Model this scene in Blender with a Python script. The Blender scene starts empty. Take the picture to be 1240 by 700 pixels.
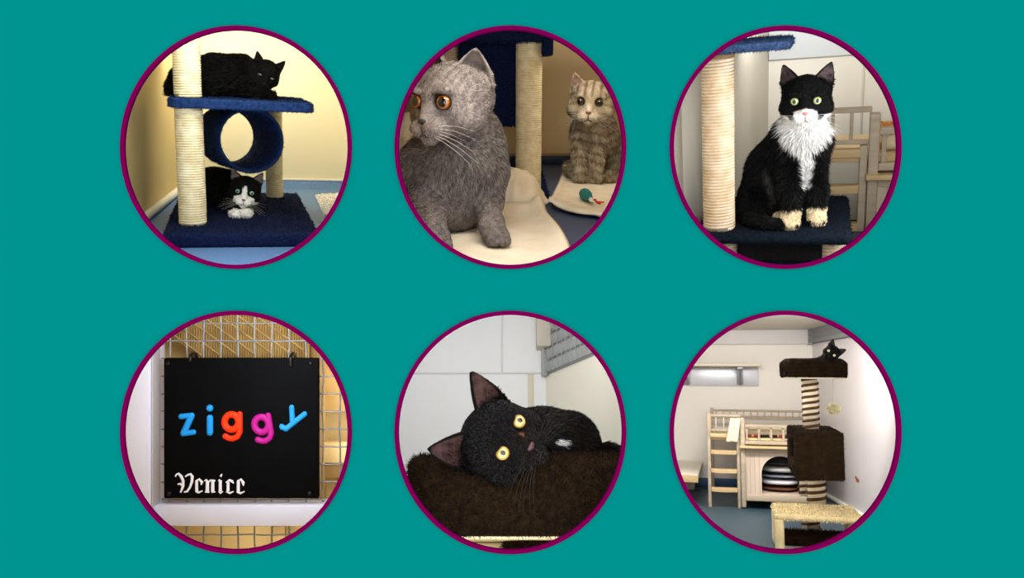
import bpy, bmesh, math, random
import numpy as np
from mathutils import Vector, Matrix, Euler

random.seed(7)
RNG = np.random.default_rng(7)
SC = bpy.context.scene
COL = SC.collection
PI = math.pi

# ------------------------------------------------------------------ colour
def lin(c):
    def f(v):
        v = v / 255.0
        return v / 12.92 if v <= 0.04045 else ((v + 0.055) / 1.055) ** 2.4
    return tuple(f(v) for v in c)

def lin4(c):
    return lin(c) + (1.0,)

MATS = {}
def mat(name, rgb, rough=.6, var=.0, scale=30., bump=0., bscale=200., spec=.3, metal=0., rgb2=None,
        sheen=0., detail=4., coat=0., stretch=None):
    if name in MATS:
        return MATS[name]
    m = bpy.data.materials.new(name)
    m.use_nodes = True
    nt = m.node_tree
    b = nt.nodes['Principled BSDF']
    c = lin4(rgb)
    b.inputs['Base Color'].default_value = c
    b.inputs['Roughness'].default_value = rough
    b.inputs['Specular IOR Level'].default_value = spec
    b.inputs['Metallic'].default_value = metal
    b.inputs['Coat Weight'].default_value = coat
    if sheen:
        b.inputs['Sheen Weight'].default_value = sheen
    tc = nt.nodes.new('ShaderNodeTexCoord')
    src = tc.outputs['Object']
    if stretch:
        mp = nt.nodes.new('ShaderNodeMapping')
        mp.inputs['Scale'].default_value = stretch
        nt.links.new(src, mp.inputs['Vector'])
        src = mp.outputs['Vector']
    if var or rgb2:
        n = nt.nodes.new('ShaderNodeTexNoise')
        n.inputs['Scale'].default_value = scale
        n.inputs['Detail'].default_value = detail
        nt.links.new(src, n.inputs['Vector'])
        r = nt.nodes.new('ShaderNodeValToRGB')
        r.color_ramp.elements[0].position = .32
        r.color_ramp.elements[1].position = .68
        if rgb2:
            r.color_ramp.elements[0].color = c
            r.color_ramp.elements[1].color = lin4(rgb2)
        else:
            r.color_ramp.elements[0].color = tuple(v * (1 - var) for v in c[:3]) + (1,)
            r.color_ramp.elements[1].color = tuple(min(1, v * (1 + var)) for v in c[:3]) + (1,)
        nt.links.new(n.outputs['Fac'], r.inputs['Fac'])
        nt.links.new(r.outputs['Color'], b.inputs['Base Color'])
    if bump:
        n2 = nt.nodes.new('ShaderNodeTexNoise')
        n2.inputs['Scale'].default_value = bscale
        n2.inputs['Detail'].default_value = 3
        nt.links.new(src, n2.inputs['Vector'])
        bp = nt.nodes.new('ShaderNodeBump')
        bp.inputs['Strength'].default_value = bump
        bp.inputs['Distance'].default_value = .004
        nt.links.new(n2.outputs['Fac'], bp.inputs['Height'])
        nt.links.new(bp.outputs['Normal'], b.inputs['Normal'])
    MATS[name] = m
    return m

def mat_attr(name, rough=.6, spec=.25, bump=0., bscale=300.):
    """base colour from the mesh's own colour attribute (coat markings)"""
    if name in MATS:
        return MATS[name]
    m = mat(name, (128, 128, 128), rough, spec=spec, bump=bump, bscale=bscale)
    nt = m.node_tree
    a = nt.nodes.new('ShaderNodeAttribute')
    a.attribute_name = 'col'
    nt.links.new(a.outputs['Color'], nt.nodes['Principled BSDF'].inputs['Base Color'])
    return m

# ------------------------------------------------------------------ camera and frames of reference
FOC, PW, PH = 1000.0, 1240, 700
EYE = Vector((0, 0, 1.2))
WALL_Y = 1.5

cam_d = bpy.data.cameras.new('camera')
cam_d.sensor_width = 36.0
cam_d.lens = 36.0 * FOC / PW
cam_d.clip_start = .05
cam = bpy.data.objects.new('camera', cam_d)
COL.objects.link(cam)
cam.location = EYE
cam.rotation_euler = (PI / 2, 0, 0)
SC.camera = cam

def ray(px, py):
    return Vector(((px - PW / 2) / FOC, 1.0, (PH / 2 - py) / FOC))

class Room:
    """One show box behind a porthole. Local axes: x right, y into the box, z up; floor at z = 0."""
    def __init__(s, cx, cy, yh, floor_ref, vx=None, flat=False):
        s.cx, s.cy = cx, cy
        s.cell = (cx - 163, cx + 163, cy - 170, cy + 170)
        vx = cx if vx is None else vx
        a = ray(vx, cy).normalized()
        r = Vector((a.y, -a.x, 0)).normalized()
        def slope(v):
            e = 1e-3
            c = ray(cx, cy)
            q = c + v * e
            du = q.x / q.y - c.x
            dv = q.z / q.y - c.z
            return du, dv
        du, dv = slope(r)
        rho = -math.atan2(dv, du) / 2
        r = Matrix.Rotation(-rho, 3, a) @ r
        u = r.cross(a)
        p = math.atan((cy - yh) / FOC)
        y = a * math.cos(p) + u * math.sin(p)
        z = -a * math.sin(p) + u * math.cos(p)
        s.R = Matrix.Identity(3) if flat else Matrix((r, y, z)).transposed()
        s.h = 0.0
        d = s.R.transposed() @ ray(floor_ref[0], floor_ref[1])
        s.h = -d.z / d.y * floor_ref[2]
        s.M = Matrix.Translation(EYE - s.R @ Vector((0, 0, s.h))) @ s.R.to_4x4()
        s.Mi = s.M.inverted()
    def P(s, px, py, y=None, z=None, x=None):
        d = s.R.transposed() @ ray(px, py)
        if y is not None:
            t = y / d.y
        elif z is not None:
            t = (z - s.h) / d.z
        else:
            t = x / d.x
        return Vector((0, 0, s.h)) + d * t
    def mpp(s, px, py, y):
        return (s.P(px + .5, py, y=y) - s.P(px - .5, py, y=y)).length
    def near(s, px, py, wy=WALL_Y + .006):
        return s.Mi @ (EYE + ray(px, py) * wy)
    def px(s, v):
        w = s.M @ Vector(v) - EYE
        return (PW / 2 + FOC * w.x / w.y, PH / 2 - FOC * w.z / w.y)

# ------------------------------------------------------------------ mesh collecting
class MB:
    def __init__(s):
        s.v, s.f, s.sm = [], [], []
    def add(s, vs, fs, smooth=False):
        o = len(s.v)
        s.v += [tuple(v) for v in vs]
        s.f += [tuple(i + o for i in f) for f in fs]
        s.sm += [smooth] * len(fs)
        return s
    def bm(s, b, M=None, smooth=False):
        b.verts.index_update()
        vs = [(M @ v.co) if M else v.co.copy() for v in b.verts]
        fs = [[v.index for v in f.verts] for f in b.faces]
        b.free()
        return s.add(vs, fs, smooth)
    def box(s, lo, hi, bev=0., seg=2, M=None, smooth=None):
        lo, hi = Vector(lo), Vector(hi)
        b = bmesh.new()
        bmesh.ops.create_cube(b, size=1)
        c, d = (lo + hi) / 2, hi - lo
        for v in b.verts:
            v.co = Vector((v.co.x * d.x, v.co.y * d.y, v.co.z * d.z)) + c
        if bev:
            bmesh.ops.bevel(b, geom=b.edges[:], offset=min(bev, min(abs(d.x), abs(d.y), abs(d.z)) * .49), segments=seg, profile=.5, affect='EDGES')
        return s.bm(b, M, bool(bev) if smooth is None else smooth)
    def tube(s, pts, r, n=8, cap=True, smooth=True, closed=False):
        pts = [Vector(p) for p in pts]
        rs = r if isinstance(r, (list, tuple)) else [r] * len(pts)
        vs, fs = [], []
        m = len(pts)
        def tan(i):
            if closed:
                return (pts[(i + 1) % m] - pts[i - 1]).normalized()
            return (pts[min(i + 1, m - 1)] - pts[max(i - 1, 0)]).normalized()
        t0 = tan(0)
        up = Vector((0, 0, 1)) if abs(t0.z) < .9 else Vector((1, 0, 0))
        a = t0.cross(up).normalized()
        for i in range(m):
            t = tan(i)
            a = (a - t * a.dot(t)).normalized()
            b = t.cross(a)
            for k in range(n):
                q = 2 * PI * k / n
                vs.append(pts[i] + (a * math.cos(q) + b * math.sin(q)) * rs[i])
        for i in range(m if closed else m - 1):
            j = (i + 1) % m
            for k in range(n):
                l = (k + 1) % n
                fs.append((i * n + k, i * n + l, j * n + l, j * n + k))
        s.add(vs, fs, smooth)
        if cap and not closed:
            s.add(vs[:n], [tuple(reversed(range(n)))]); s.add(vs[-n:], [tuple(range(n))])
        return s
    def lathe(s, prof, c=(0, 0, 0), n=32, M=None, smooth=True):
        """prof: (radius, z) from bottom to top about the z axis through c"""
        c = Vector(c)
        vs, fs = [], []
        for r, z in prof:
            for k in range(n):
                q = 2 * PI * k / n
                p = Vector((r * math.cos(q), r * math.sin(q), z))
                vs.append((M @ p if M else p) + c)
        for i in range(len(prof) - 1):
            for k in range(n):
                l = (k + 1) % n
                fs.append((i * n + k, i * n + l, (i + 1) * n + l, (i + 1) * n + k))
        return s.add(vs, fs, smooth)
    def ball(s, c, r, n=16, M=None):
        b = bmesh.new()
        bmesh.ops.create_uvsphere(b, u_segments=n, v_segments=max(6, n // 2), radius=1)
        rr = Vector((r, r, r)) if isinstance(r, (int, float)) else Vector(r)
        X = Matrix.Translation(Vector(c)) @ (M.to_4x4() if M else Matrix.Identity(4)) @ Matrix.Diagonal((*rr, 1))
        return s.bm(b, X, True)
    def prism(s, poly, M, d0, d1, bev=0.):
        """poly in the local xy plane of M, extruded along its z from d0 to d1"""
        b = bmesh.new()
        vs = [b.verts.new((x, y, d0)) for x, y in poly]
        f = b.faces.new(vs)
        r = bmesh.ops.extrude_face_region(b, geom=[f])
        bmesh.ops.translate(b, verts=[v for v in r['geom'] if isinstance(v, bmesh.types.BMVert)], vec=(0, 0, d1 - d0))
        bmesh.ops.recalc_face_normals(b, faces=b.faces[:])
        if bev:
            bmesh.ops.bevel(b, geom=[e for e in b.edges if e.calc_face_angle(0) > .5], offset=bev, segments=2, profile=.5, affect='EDGES')
        bmesh.ops.triangulate(b, faces=[f for f in b.faces if len(f.verts) > 4])
        return s.bm(b, M, False)
    def grid(s, fn, nu, nv, smooth=True):
        vs = [fn(i / nu, j / nv) for i in range(nu + 1) for j in range(nv + 1)]
        w = nv + 1
        fs = [(i * w + j, (i + 1) * w + j, (i + 1) * w + j + 1, i * w + j + 1) for i in range(nu) for j in range(nv)]
        return s.add(vs, fs, smooth)
    def rope_post(s, cx, cy, z0, z1, R, rr, jit=.12, n=6, seg=18):
        """cord wound round a post as one long helix, over a core"""
        turns = (z1 - z0 - 2 * rr) / (2 * rr * .96)
        N = int(turns * seg)
        pts, rs = [], []
        ph = random.random() * 6
        for i in range(N + 1):
            q = 2 * PI * i / seg + ph
            k = R - rr + rr * jit * math.sin(i * .37) * random.random()
            pts.append((cx + k * math.cos(q), cy + k * math.sin(q), z0 + rr + (z1 - z0 - 2 * rr) * i / N))
            rs.append(rr * (1 + jit * (random.random() - .5)))
        s.tube(pts, rs, n=n)
        s.lathe([(0, z0), (R - rr * .8, z0), (R - rr * .8, z1), (0, z1)], (cx, cy, 0), 20)
        return s

def np_mesh(name, V, F, smooth=True, col=None):
    V = np.asarray(V, dtype=np.float32); F = np.asarray(F, dtype=np.int32)
    me = bpy.data.meshes.new(name)
    me.vertices.add(len(V)); me.vertices.foreach_set('co', V.ravel())
    k = F.shape[1]
    me.loops.add(F.size); me.loops.foreach_set('vertex_index', F.ravel())
    me.polygons.add(len(F))
    me.polygons.foreach_set('loop_start', np.arange(0, F.size, k, dtype=np.int32))
    me.polygons.foreach_set('use_smooth', np.full(len(F), smooth))
    me.update(calc_edges=True)
    if col is not None:
        a = me.color_attributes.new('col', 'FLOAT_COLOR', 'POINT')
        c = np.ones((len(V), 4), dtype=np.float32); c[:, :3] = col
        a.data.foreach_set('color', c.ravel())
    return me

def mb_mesh(name, mb, base):
    me = bpy.data.meshes.new(name)
    b = Vector(base)
    me.from_pydata([tuple(Vector(v) - b) for v in mb.v], [], mb.f)
    me.polygons.foreach_set('use_smooth', mb.sm)
    me.update()
    return me

def tag(o, label=None, cat=None, group=None, kind=None):
    for k, v in (('label', label), ('category', cat), ('group', group), ('kind', kind)):
        if v:
            o[k] = v
    return o

class Thing:
    """An Empty at the thing's base, with its parts as children."""
    def __init__(s, room, name, label, cat, base, group=None):
        s.room, s.base = room, Vector(base)
        s.o = bpy.data.objects.new(name, None)
        s.o.empty_display_size = .02
        COL.objects.link(s.o)
        s.o.matrix_world = room.M @ Matrix.Translation(s.base)
        tag(s.o, label, cat, group)
    def part(s, name, mb, m, parent=None, label=None, mods=None):
        me = mb if isinstance(mb, bpy.types.Mesh) else mb_mesh(name, mb, s.base)
        me.materials.append(m)
        o = bpy.data.objects.new(name, me)
        COL.objects.link(o)
        o.parent = parent or s.o
        if label:
            o['label'] = label
        return o

def solo(room, name, mb, m, label, cat, base, group=None, kind=None):
    me = mb if isinstance(mb, bpy.types.Mesh) else mb_mesh(name, mb, base)
    me.materials.append(m)
    o = bpy.data.objects.new(name, me)
    COL.objects.link(o)
    o.matrix_world = room.M @ Matrix.Translation(Vector(base))
    return tag(o, label, cat, group, kind)

def subpart(parent, name, mb, m, base, label=None):
    me = mb if isinstance(mb, bpy.types.Mesh) else mb_mesh(name, mb, base)
    me.materials.append(m)
    o = bpy.data.objects.new(name, me)
    COL.objects.link(o)
    o.parent = parent
    if label:
        o['label'] = label
    return o

def structure(room, name, mb, m):
    me = mb_mesh(name, mb, (0, 0, 0))
    me.materials.append(m)
    o = bpy.data.objects.new(name, me)
    COL.objects.link(o)
    if room:
        o.matrix_world = room.M
        clip_to_box(o, room)
    o['kind'] = 'structure'
    return o

def clip_to_box(o, r):
    """trim a wall, floor or ceiling to its own show box: behind the teal wall and inside the box's partitions"""
    l, rr, t, b_ = r.cell
    e = r.Mi @ EYE
    dirs = [r.R.transposed() @ ray(*k) for k in ((l, t), (rr, t), (rr, b_), (l, b_))]
    planes = []
    c = r.R.transposed() @ ray(r.cx, r.cy)
    for i in range(4):
        n = dirs[i].cross(dirs[(i + 1) % 4]).normalized()
        if n.dot(c) > 0: n = -n
        planes.append((e, n))
    planes.append((r.Mi @ (EYE + Vector((0, WALL_Y + .007, 0))), -(r.R.transposed() @ Vector((0, 1, 0)))))
    bm = bmesh.new(); bm.from_mesh(o.data)
    for co, n in planes:
        bmesh.ops.bisect_plane(bm, geom=bm.verts[:] + bm.edges[:] + bm.faces[:], plane_co=co, plane_no=n, clear_outer=True)
    bm.to_mesh(o.data); bm.free(); o.data.update()

def solidify(o, t, off=0., sub=0):
    if sub:
        q = o.modifiers.new('smooth', 'SUBSURF'); q.levels = q.render_levels = sub
    m = o.modifiers.new('thick', 'SOLIDIFY'); m.thickness = t; m.offset = off

# ------------------------------------------------------------------ pile and fur: tapering blades rooted on a surface
def blades(V, F, N, length, width, lift=.6, flow=None, col=None, seed=1, curl=.25, keep=None, cvar=.25, face_keep=None):
    """V, F (quads or tris, numpy). length: number or per-vertex array; flow: per-vertex preferred direction."""
    rng = np.random.default_rng(seed)
    V = np.asarray(V, dtype=np.float64); F = np.asarray(F)
    T = F if F.shape[1] == 3 else np.concatenate([F[:, [0, 1, 2]], F[:, [0, 2, 3]]])
    A, B, C = V[T[:, 0]], V[T[:, 1]], V[T[:, 2]]
    nr = np.cross(B - A, C - A)
    ar = np.linalg.norm(nr, axis=1)
    p = ar / ar.sum()
    k = rng.choice(len(T), N, p=p)
    u = rng.random(N); v = rng.random(N)
    sw = u + v > 1
    u[sw] = 1 - u[sw]; v[sw] = 1 - v[sw]
    w = 1 - u - v
    tri = T[k]
    bary = np.stack([w, u, v], 1)
    def interp(X):
        X = np.asarray(X)
        if X.ndim == 1:
            return (X[tri] * bary).sum(1)
        return (X[tri] * bary[:, :, None]).sum(1)
    P = interp(V)
    n = nr[k] / np.maximum(ar[k], 1e-12)[:, None]
    L = np.full(N, float(length)) if np.isscalar(length) else interp(length)
    ok = L > 1e-6
    P, n, L = P[ok], n[ok], L[ok]
    M = len(P)
    L = L * (.6 + .7 * rng.random(M))
    d = n * lift
    if flow is not None:
        fl = interp(flow)[ok]
        fl = fl - n * (fl * n).sum(1)[:, None]
        fl /= np.maximum(np.linalg.norm(fl, axis=1), 1e-9)[:, None]
        d = d + fl * (1 - lift)
    d = d + rng.normal(0, curl, (M, 3)) * .5
    d /= np.linalg.norm(d, axis=1)[:, None]
    s = np.cross(d, rng.normal(0, 1, (M, 3)))
    s /= np.maximum(np.linalg.norm(s, axis=1), 1e-9)[:, None]
    bend = rng.normal(0, curl, (M, 3)) * .5
    if flow is not None:
        bend += fl * .25
    wd = (width * (.7 + .6 * rng.random(M)))[:, None]
    mid = P + (d * .55 + bend * .12) * L[:, None]
    tip = P + (d + bend * .45) * L[:, None]
    root = P - n * (L * .06)[:, None]
    VV = np.stack([root - s * wd, root + s * wd, mid - s * wd * .75, mid + s * wd * .75, tip - s * wd * .12, tip + s * wd * .12], 1).reshape(-1, 3)
    i = np.arange(M)[:, None] * 6
    FF = np.concatenate([i + np.array([[0, 1, 3, 2]]), i + np.array([[2, 3, 5, 4]])])
    cc = None
    if col is not None:
        cc = interp(col)[ok] if np.ndim(col) == 2 else np.tile(np.asarray(col, dtype=float), (M, 1))
        f = 1 + cvar * rng.normal(0, 1, M)
        cc = np.clip(cc * np.clip(f, .3, 2)[:, None], 0, 1)
        cc = np.repeat(cc, 6, axis=0)
    return VV, FF, cc

def mb_np(mb, base=(0, 0, 0)):
    V = np.array(mb.v) - np.array(base)
    T = []
    for f in mb.f:
        for i in range(1, len(f) - 1):
            T.append((f[0], f[i], f[i + 1]))
    return V, np.array(T)

def pile(thing_or_parent, mb, base, N, length, width, col, m, name='pile', lift=.8, seed=3, curl=.5, cvar=.3):
    V, T = mb_np(mb, base)
    VV, FF, cc = blades(V, T, N, length, width, lift=lift, col=np.array(lin(col)), seed=seed, curl=curl, cvar=cvar)
    me = np_mesh(name, VV, FF, True, cc)
    me.materials.append(m)
    o = bpy.data.objects.new(name, me)
    COL.objects.link(o)
    o.parent = thing_or_parent
    return o
# ------------------------------------------------------------------ shared materials
def third(rgb):
    # the paint is a third as bright as it looks, for the daylight in front of the wall is strong
    l = [v / 3 for v in lin(rgb)]
    return tuple(255 * (12.92 * v if v <= .0031308 else 1.055 * v ** (1 / 2.4) - .055) for v in l)
teal = mat('teal_paint', third((0, 148, 144)), .9, spec=0)
plum = mat('plum_paint', third((130, 0, 86)), .9, spec=0)
rope_m = mat('sisal_rope', (222, 206, 164), .85, scale=45, rgb2=(244, 234, 204), bump=.5, bscale=500, spec=.1)
rope_tan = mat('sisal_rope_tan', (214, 186, 150), .85, scale=30, rgb2=(238, 220, 196), bump=.5, bscale=500, spec=.1)
navy = mat('navy_carpet', (13, 20, 46), .95, scale=180, rgb2=(24, 36, 74), bump=.8, bscale=420, spec=.05)
blue_c = mat('blue_carpet', (20, 38, 78), .95, scale=150, rgb2=(36, 62, 112), bump=.8, bscale=420, spec=.05)
dark_c = mat('dark_navy_carpet', (12, 18, 27), .95, scale=200, rgb2=(24, 34, 46), bump=.8, bscale=420, spec=.05)
fibre = mat_attr('pile_fibres', .8, .1)
brown_p = mat('brown_plush', (22, 14, 7), .9, scale=60, rgb2=(44, 30, 15), bump=.7, bscale=300, spec=.1)
vinyl = mat('blue_vinyl', (74, 112, 164), .5, scale=300, rgb2=(104, 140, 188), spec=.35)
cream_cloth = mat('cream_fleece', (232, 218, 192), .95, scale=14, rgb2=(246, 236, 216), bump=.35, bscale=160, spec=.05)
wood_g = mat('grey_washed_wood', (164, 149, 128), .6, scale=9, rgb2=(184, 169, 148), bump=.1, bscale=60, stretch=(1, 1, 6))
wood_y = mat('pale_pine', (190, 160, 114), .55, scale=8, rgb2=(208, 182, 138), stretch=(1, 4, 6))
metal_g = mat('galvanised_wire', (140, 144, 152), .45, var=.2, scale=60, metal=.4)

# ------------------------------------------------------------------ the teal wall with six portholes
XS, YS = (286, 618, 951), (178.5, 523.5)
HX, HY = 140.3, 147.3
def wpt(px, py, y=WALL_Y):
    return EYE + ray(px, py) * y
def build_front():
    mb = MB()
    NS = 160
    bx = (-700, 452, 784.5, 1940)
    by = (-700, 351, 1400)
    for j, cy in enumerate(YS):
        for i, cx in enumerate(XS):
            x0, x1, y0, y1 = bx[i], bx[i + 1], by[j], by[j + 1]
            ins, outs = [], []
            for k in range(NS):
                q = 2 * PI * (k + .5) / NS
                c, s = math.cos(q), math.sin(q)
                ins.append((cx + (HX - 1) * c, cy + (HY - 1) * s))
                tx = ((x1 - cx) if c > 0 else (x0 - cx)) / c
                ty = ((y1 - cy) if s > 0 else (y0 - cy)) / s
                t = min(tx, ty)
                outs.append((cx + t * c, cy + t * s))
            # corners
            for yy, flip in ((WALL_Y, False), (WALL_Y + .005, True)):
                vi = [EYE + Vector(((a - 620) * .0015, yy, (350 - b) * .0015)) for a, b in ins]
                vo = [EYE + Vector(((a - 620) * .0015, yy, (350 - b) * .0015)) for a, b in outs]
                fs = []
                for k in range(NS):
                    l = (k + 1) % NS
                    fs.append((k, l, NS + l, NS + k) if flip else (k, NS + k, NS + l, l))
                cs = []
                vv = vi + vo
                for (ca, cb) in ((x0, y0), (x1, y0), (x1, y1), (x0, y1)):
                    vv.append(EYE + Vector(((ca - 620) * .0015, yy, (350 - cb) * .0015)))
                def edge(p):
                    return (abs(p[0] - x0) < 1e-6, abs(p[0] - x1) < 1e-6, abs(p[1] - y0) < 1e-6, abs(p[1] - y1) < 1e-6)
                for k in range(NS):
                    l = (k + 1) % NS
                    e1, e2 = edge(outs[k]), edge(outs[l])
                    if not any(u and w for u, w in zip(e1, e2)):
                        ci = {(0, 2): 0, (1, 2): 1, (1, 3): 2, (0, 3): 3}
                        a = [n for n in range(4) if e1[n]][0]; b = [n for n in range(4) if e2[n]][0]
                        kk = ci[tuple(sorted((a, b)))]
                        fs.append((NS + k, 2 * NS + kk, NS + l))
                mb.add(vv, fs)
    o = structure(None, 'wall_front', mb, teal)
build_front()
RIM_LABELS = ('the cat tree with two black cats and blue tunnel', 'the two grey cats on cream blankets',
              'the single black and white sitting cat', 'the black name board on wire mesh',
              'the close-up of a black kitten lying down', 'the tall brown cat tree and wooden toy bed')
for idx in range(6):
    cx, cy = XS[idx % 3], YS[idx // 3]
    mb = MB()
    NS = 160
    prof = ((HX, HY, 1.5005), (HX, HY, 1.4975), (HX - .6, HY - .6, 1.4965), (HX - 4.6, HY - 4.6, 1.4965), (HX - 5.2, HY - 5.2, 1.4975), (HX - 5.2, HY - 5.2, 1.505), (HX, HY, 1.505))
    vs, fs = [], []
    for k in range(NS):
        q = 2 * PI * k / NS
        for rx, ry, yy in prof:
            vs.append(EYE + Vector(((cx - 620 + rx * math.cos(q)) * .0015, yy, (350 - cy - ry * math.sin(q)) * .0015)))
    n = len(prof)
    for k in range(NS):
        l = (k + 1) % NS
        for m_ in range(n):
            m2 = (m_ + 1) % n
            fs.append((k * n + m_, l * n + m_, l * n + m2, k * n + m2))
    mb.add(vs, fs, True)
    c = wpt(cx, cy)
    me = mb_mesh('porthole_rim', mb, c)
    me.materials.append(plum)
    o = bpy.data.objects.new('porthole_rim', me)
    COL.objects.link(o); o.location = c
    tag(o, 'plum oval rim around ' + RIM_LABELS[idx], 'frame', 'plum rims of the portholes')

# ------------------------------------------------------------------ helpers for the boxes' shells
def shell(r, yb, m_back, sides, m_side, zpad=0):
    """back wall plus the sides that no visible wall covers; sides: subset of 'lrtb'"""
    l, rr, t, b = r.cell
    N = {k: r.near(*k) for k in ((l, t), (rr, t), (l, b), (rr, b))}
    B = {k: r.P(*k, y=yb) for k in N}
    e = .05
    zpad = 0
    structure(r, 'wall_back', MB().box((B[(l, b)].x - e, yb, min(B[(l, b)].z, B[(rr, b)].z) - e), (B[(rr, t)].x + e, yb + .01, B[(l, t)].z + e)), m_back)
    q = {'l': ((l, t), (l, b)), 'r': ((rr, b), (rr, t)), 't': ((rr, t), (l, t)), 'b': ((l, b), (rr, b))}
    nm = {'l': 'wall_left', 'r': 'wall_right', 't': 'ceiling', 'b': 'floor'}
    for s in sides:
        a, c = q[s]
        ra = r.P(*a, y=yb + .01); rc = r.P(*c, y=yb + .01)
        mb = MB().add([N[a], N[c], rc, ra], [(0, 1, 2, 3)])
        o = structure(None, nm[s], mb, m_side)
        o.matrix_world = r.M
        solidify(o, .003, 0)

def vwall(r, name, A, B, z0, z1, m, th=.01, side=1):
    """upright wall through floor points A and B, thickened away from the room"""
    A, B = Vector((A[0], A[1], 0)), Vector((B[0], B[1], 0))
    d = (B - A).normalized()
    n = Vector((-d.y, d.x, 0)) * th * side
    vs = []
    for z in (z0, z1):
        for p in (A, B, B + n, A + n):
            vs.append((p.x, p.y, z))
    return structure(r, name, MB().add(vs, [(0, 1, 2, 3), (4, 5, 6, 7), (0, 1, 5, 4), (1, 2, 6, 5), (2, 3, 7, 6), (3, 0, 4, 7)]), m)

def on_wall(A, d, n, s, z, off=0.):
    """point s metres along a wall from A (direction d), height z, off metres out of it"""
    return Vector((A.x + d.x * s + n.x * off, A.y + d.y * s + n.y * off, z))

def area(r, px, py, y, target, size, power, col=(1, 1, 1), size_y=None):  # unseen area light added to brighten a box, kept outside the view
    L = bpy.data.lights.new('hidden_fill_light', 'AREA')
    L.shape = 'RECTANGLE'; L.size = size; L.size_y = size_y or size
    L.energy = power; L.color = col
    o = bpy.data.objects.new('hidden_fill_light', L)
    COL.objects.link(o)
    p = r.near(px, py, y)
    q = r.P(*target[:2], y=target[2])
    z = (p - q).normalized()
    x = Vector((1, 0, 0)); x = (x - z * x.dot(z)).normalized()
    yv = z.cross(x)
    o.matrix_world = r.M @ Matrix.Translation(p) @ Matrix((x, yv, z)).transposed().to_4x4()
    return o

def fold_sheet(fn, nu, nv):
    return MB().grid(fn, nu, nv)

# ================================================================== ROOM 1: cat tree with tunnel
R1 = Room(286, 178, 95, (290, 289, 1.9))
yb1 = R1.P(380, 227, z=0).y
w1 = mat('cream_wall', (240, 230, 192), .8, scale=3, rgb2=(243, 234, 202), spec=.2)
w1l = mat('shaded_cream_wall', (216, 194, 138), .8, scale=3, rgb2=(222, 200, 146), spec=.2)  # same cream wall on its dim side, the shade put into a darker tan
shell(R1, yb1, w1, 'rtb', w1)
cA = R1.P(224, 227, y=yb1); cB = R1.P(178, 262, z=0)
dd = (Vector((cB.x, cB.y, 0)) - Vector((cA.x, cA.y, 0))).normalized()
lE = Vector((cA.x, cA.y, 0)) + dd * 1.12
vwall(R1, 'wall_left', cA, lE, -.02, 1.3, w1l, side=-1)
fx0, fx1 = lE.x - .05, R1.P(449, 227, y=yb1).x
structure(R1, 'floor', MB().add([(fx0 - .3, yb1 + .01, 0), (fx1, yb1 + .01, 0), (R1.near(449, 345).x, R1.near(449, 345).y + .02, 0), (lE.x - .03, R1.near(123, 345).y + .03, 0)], [(0, 3, 2, 1)]), vinyl)
# coved vinyl skirting with a white bead on the back wall, a white pipe-like bead down the left wall
zt = R1.P(380, 219, y=yb1 - .005).z
structure(R1, 'baseboard_back', MB().add([(cA.x, yb1 - .03, .0), (cA.x, yb1 - .012, .006), (cA.x, yb1 - .006, .02), (cA.x, yb1 - .004, zt), (cA.x, yb1, zt),
                                          (fx1, yb1 - .03, .0), (fx1, yb1 - .012, .006), (fx1, yb1 - .006, .02), (fx1, yb1 - .004, zt), (fx1, yb1, zt)],
                                         [(0, 5, 6, 1), (1, 6, 7, 2), (2, 7, 8, 3), (3, 8, 9, 4)], True), vinyl)
white_tr = mat('white_trim', (240, 238, 228), .5)
structure(R1, 'trim_1', MB().box((cA.x, yb1 - .006, zt), (fx1, yb1, zt + .006), .001), white_tr)
nn = Vector((dd.y, -dd.x, 0))
if nn.x < 0: nn = -nn
structure(R1, 'baseboard_left', MB().tube([Vector((cA.x, cA.y, .012)) + dd * s + nn * .012 for s in np.linspace(0, 1.1, 20)], .011, 8), white_tr)

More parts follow.
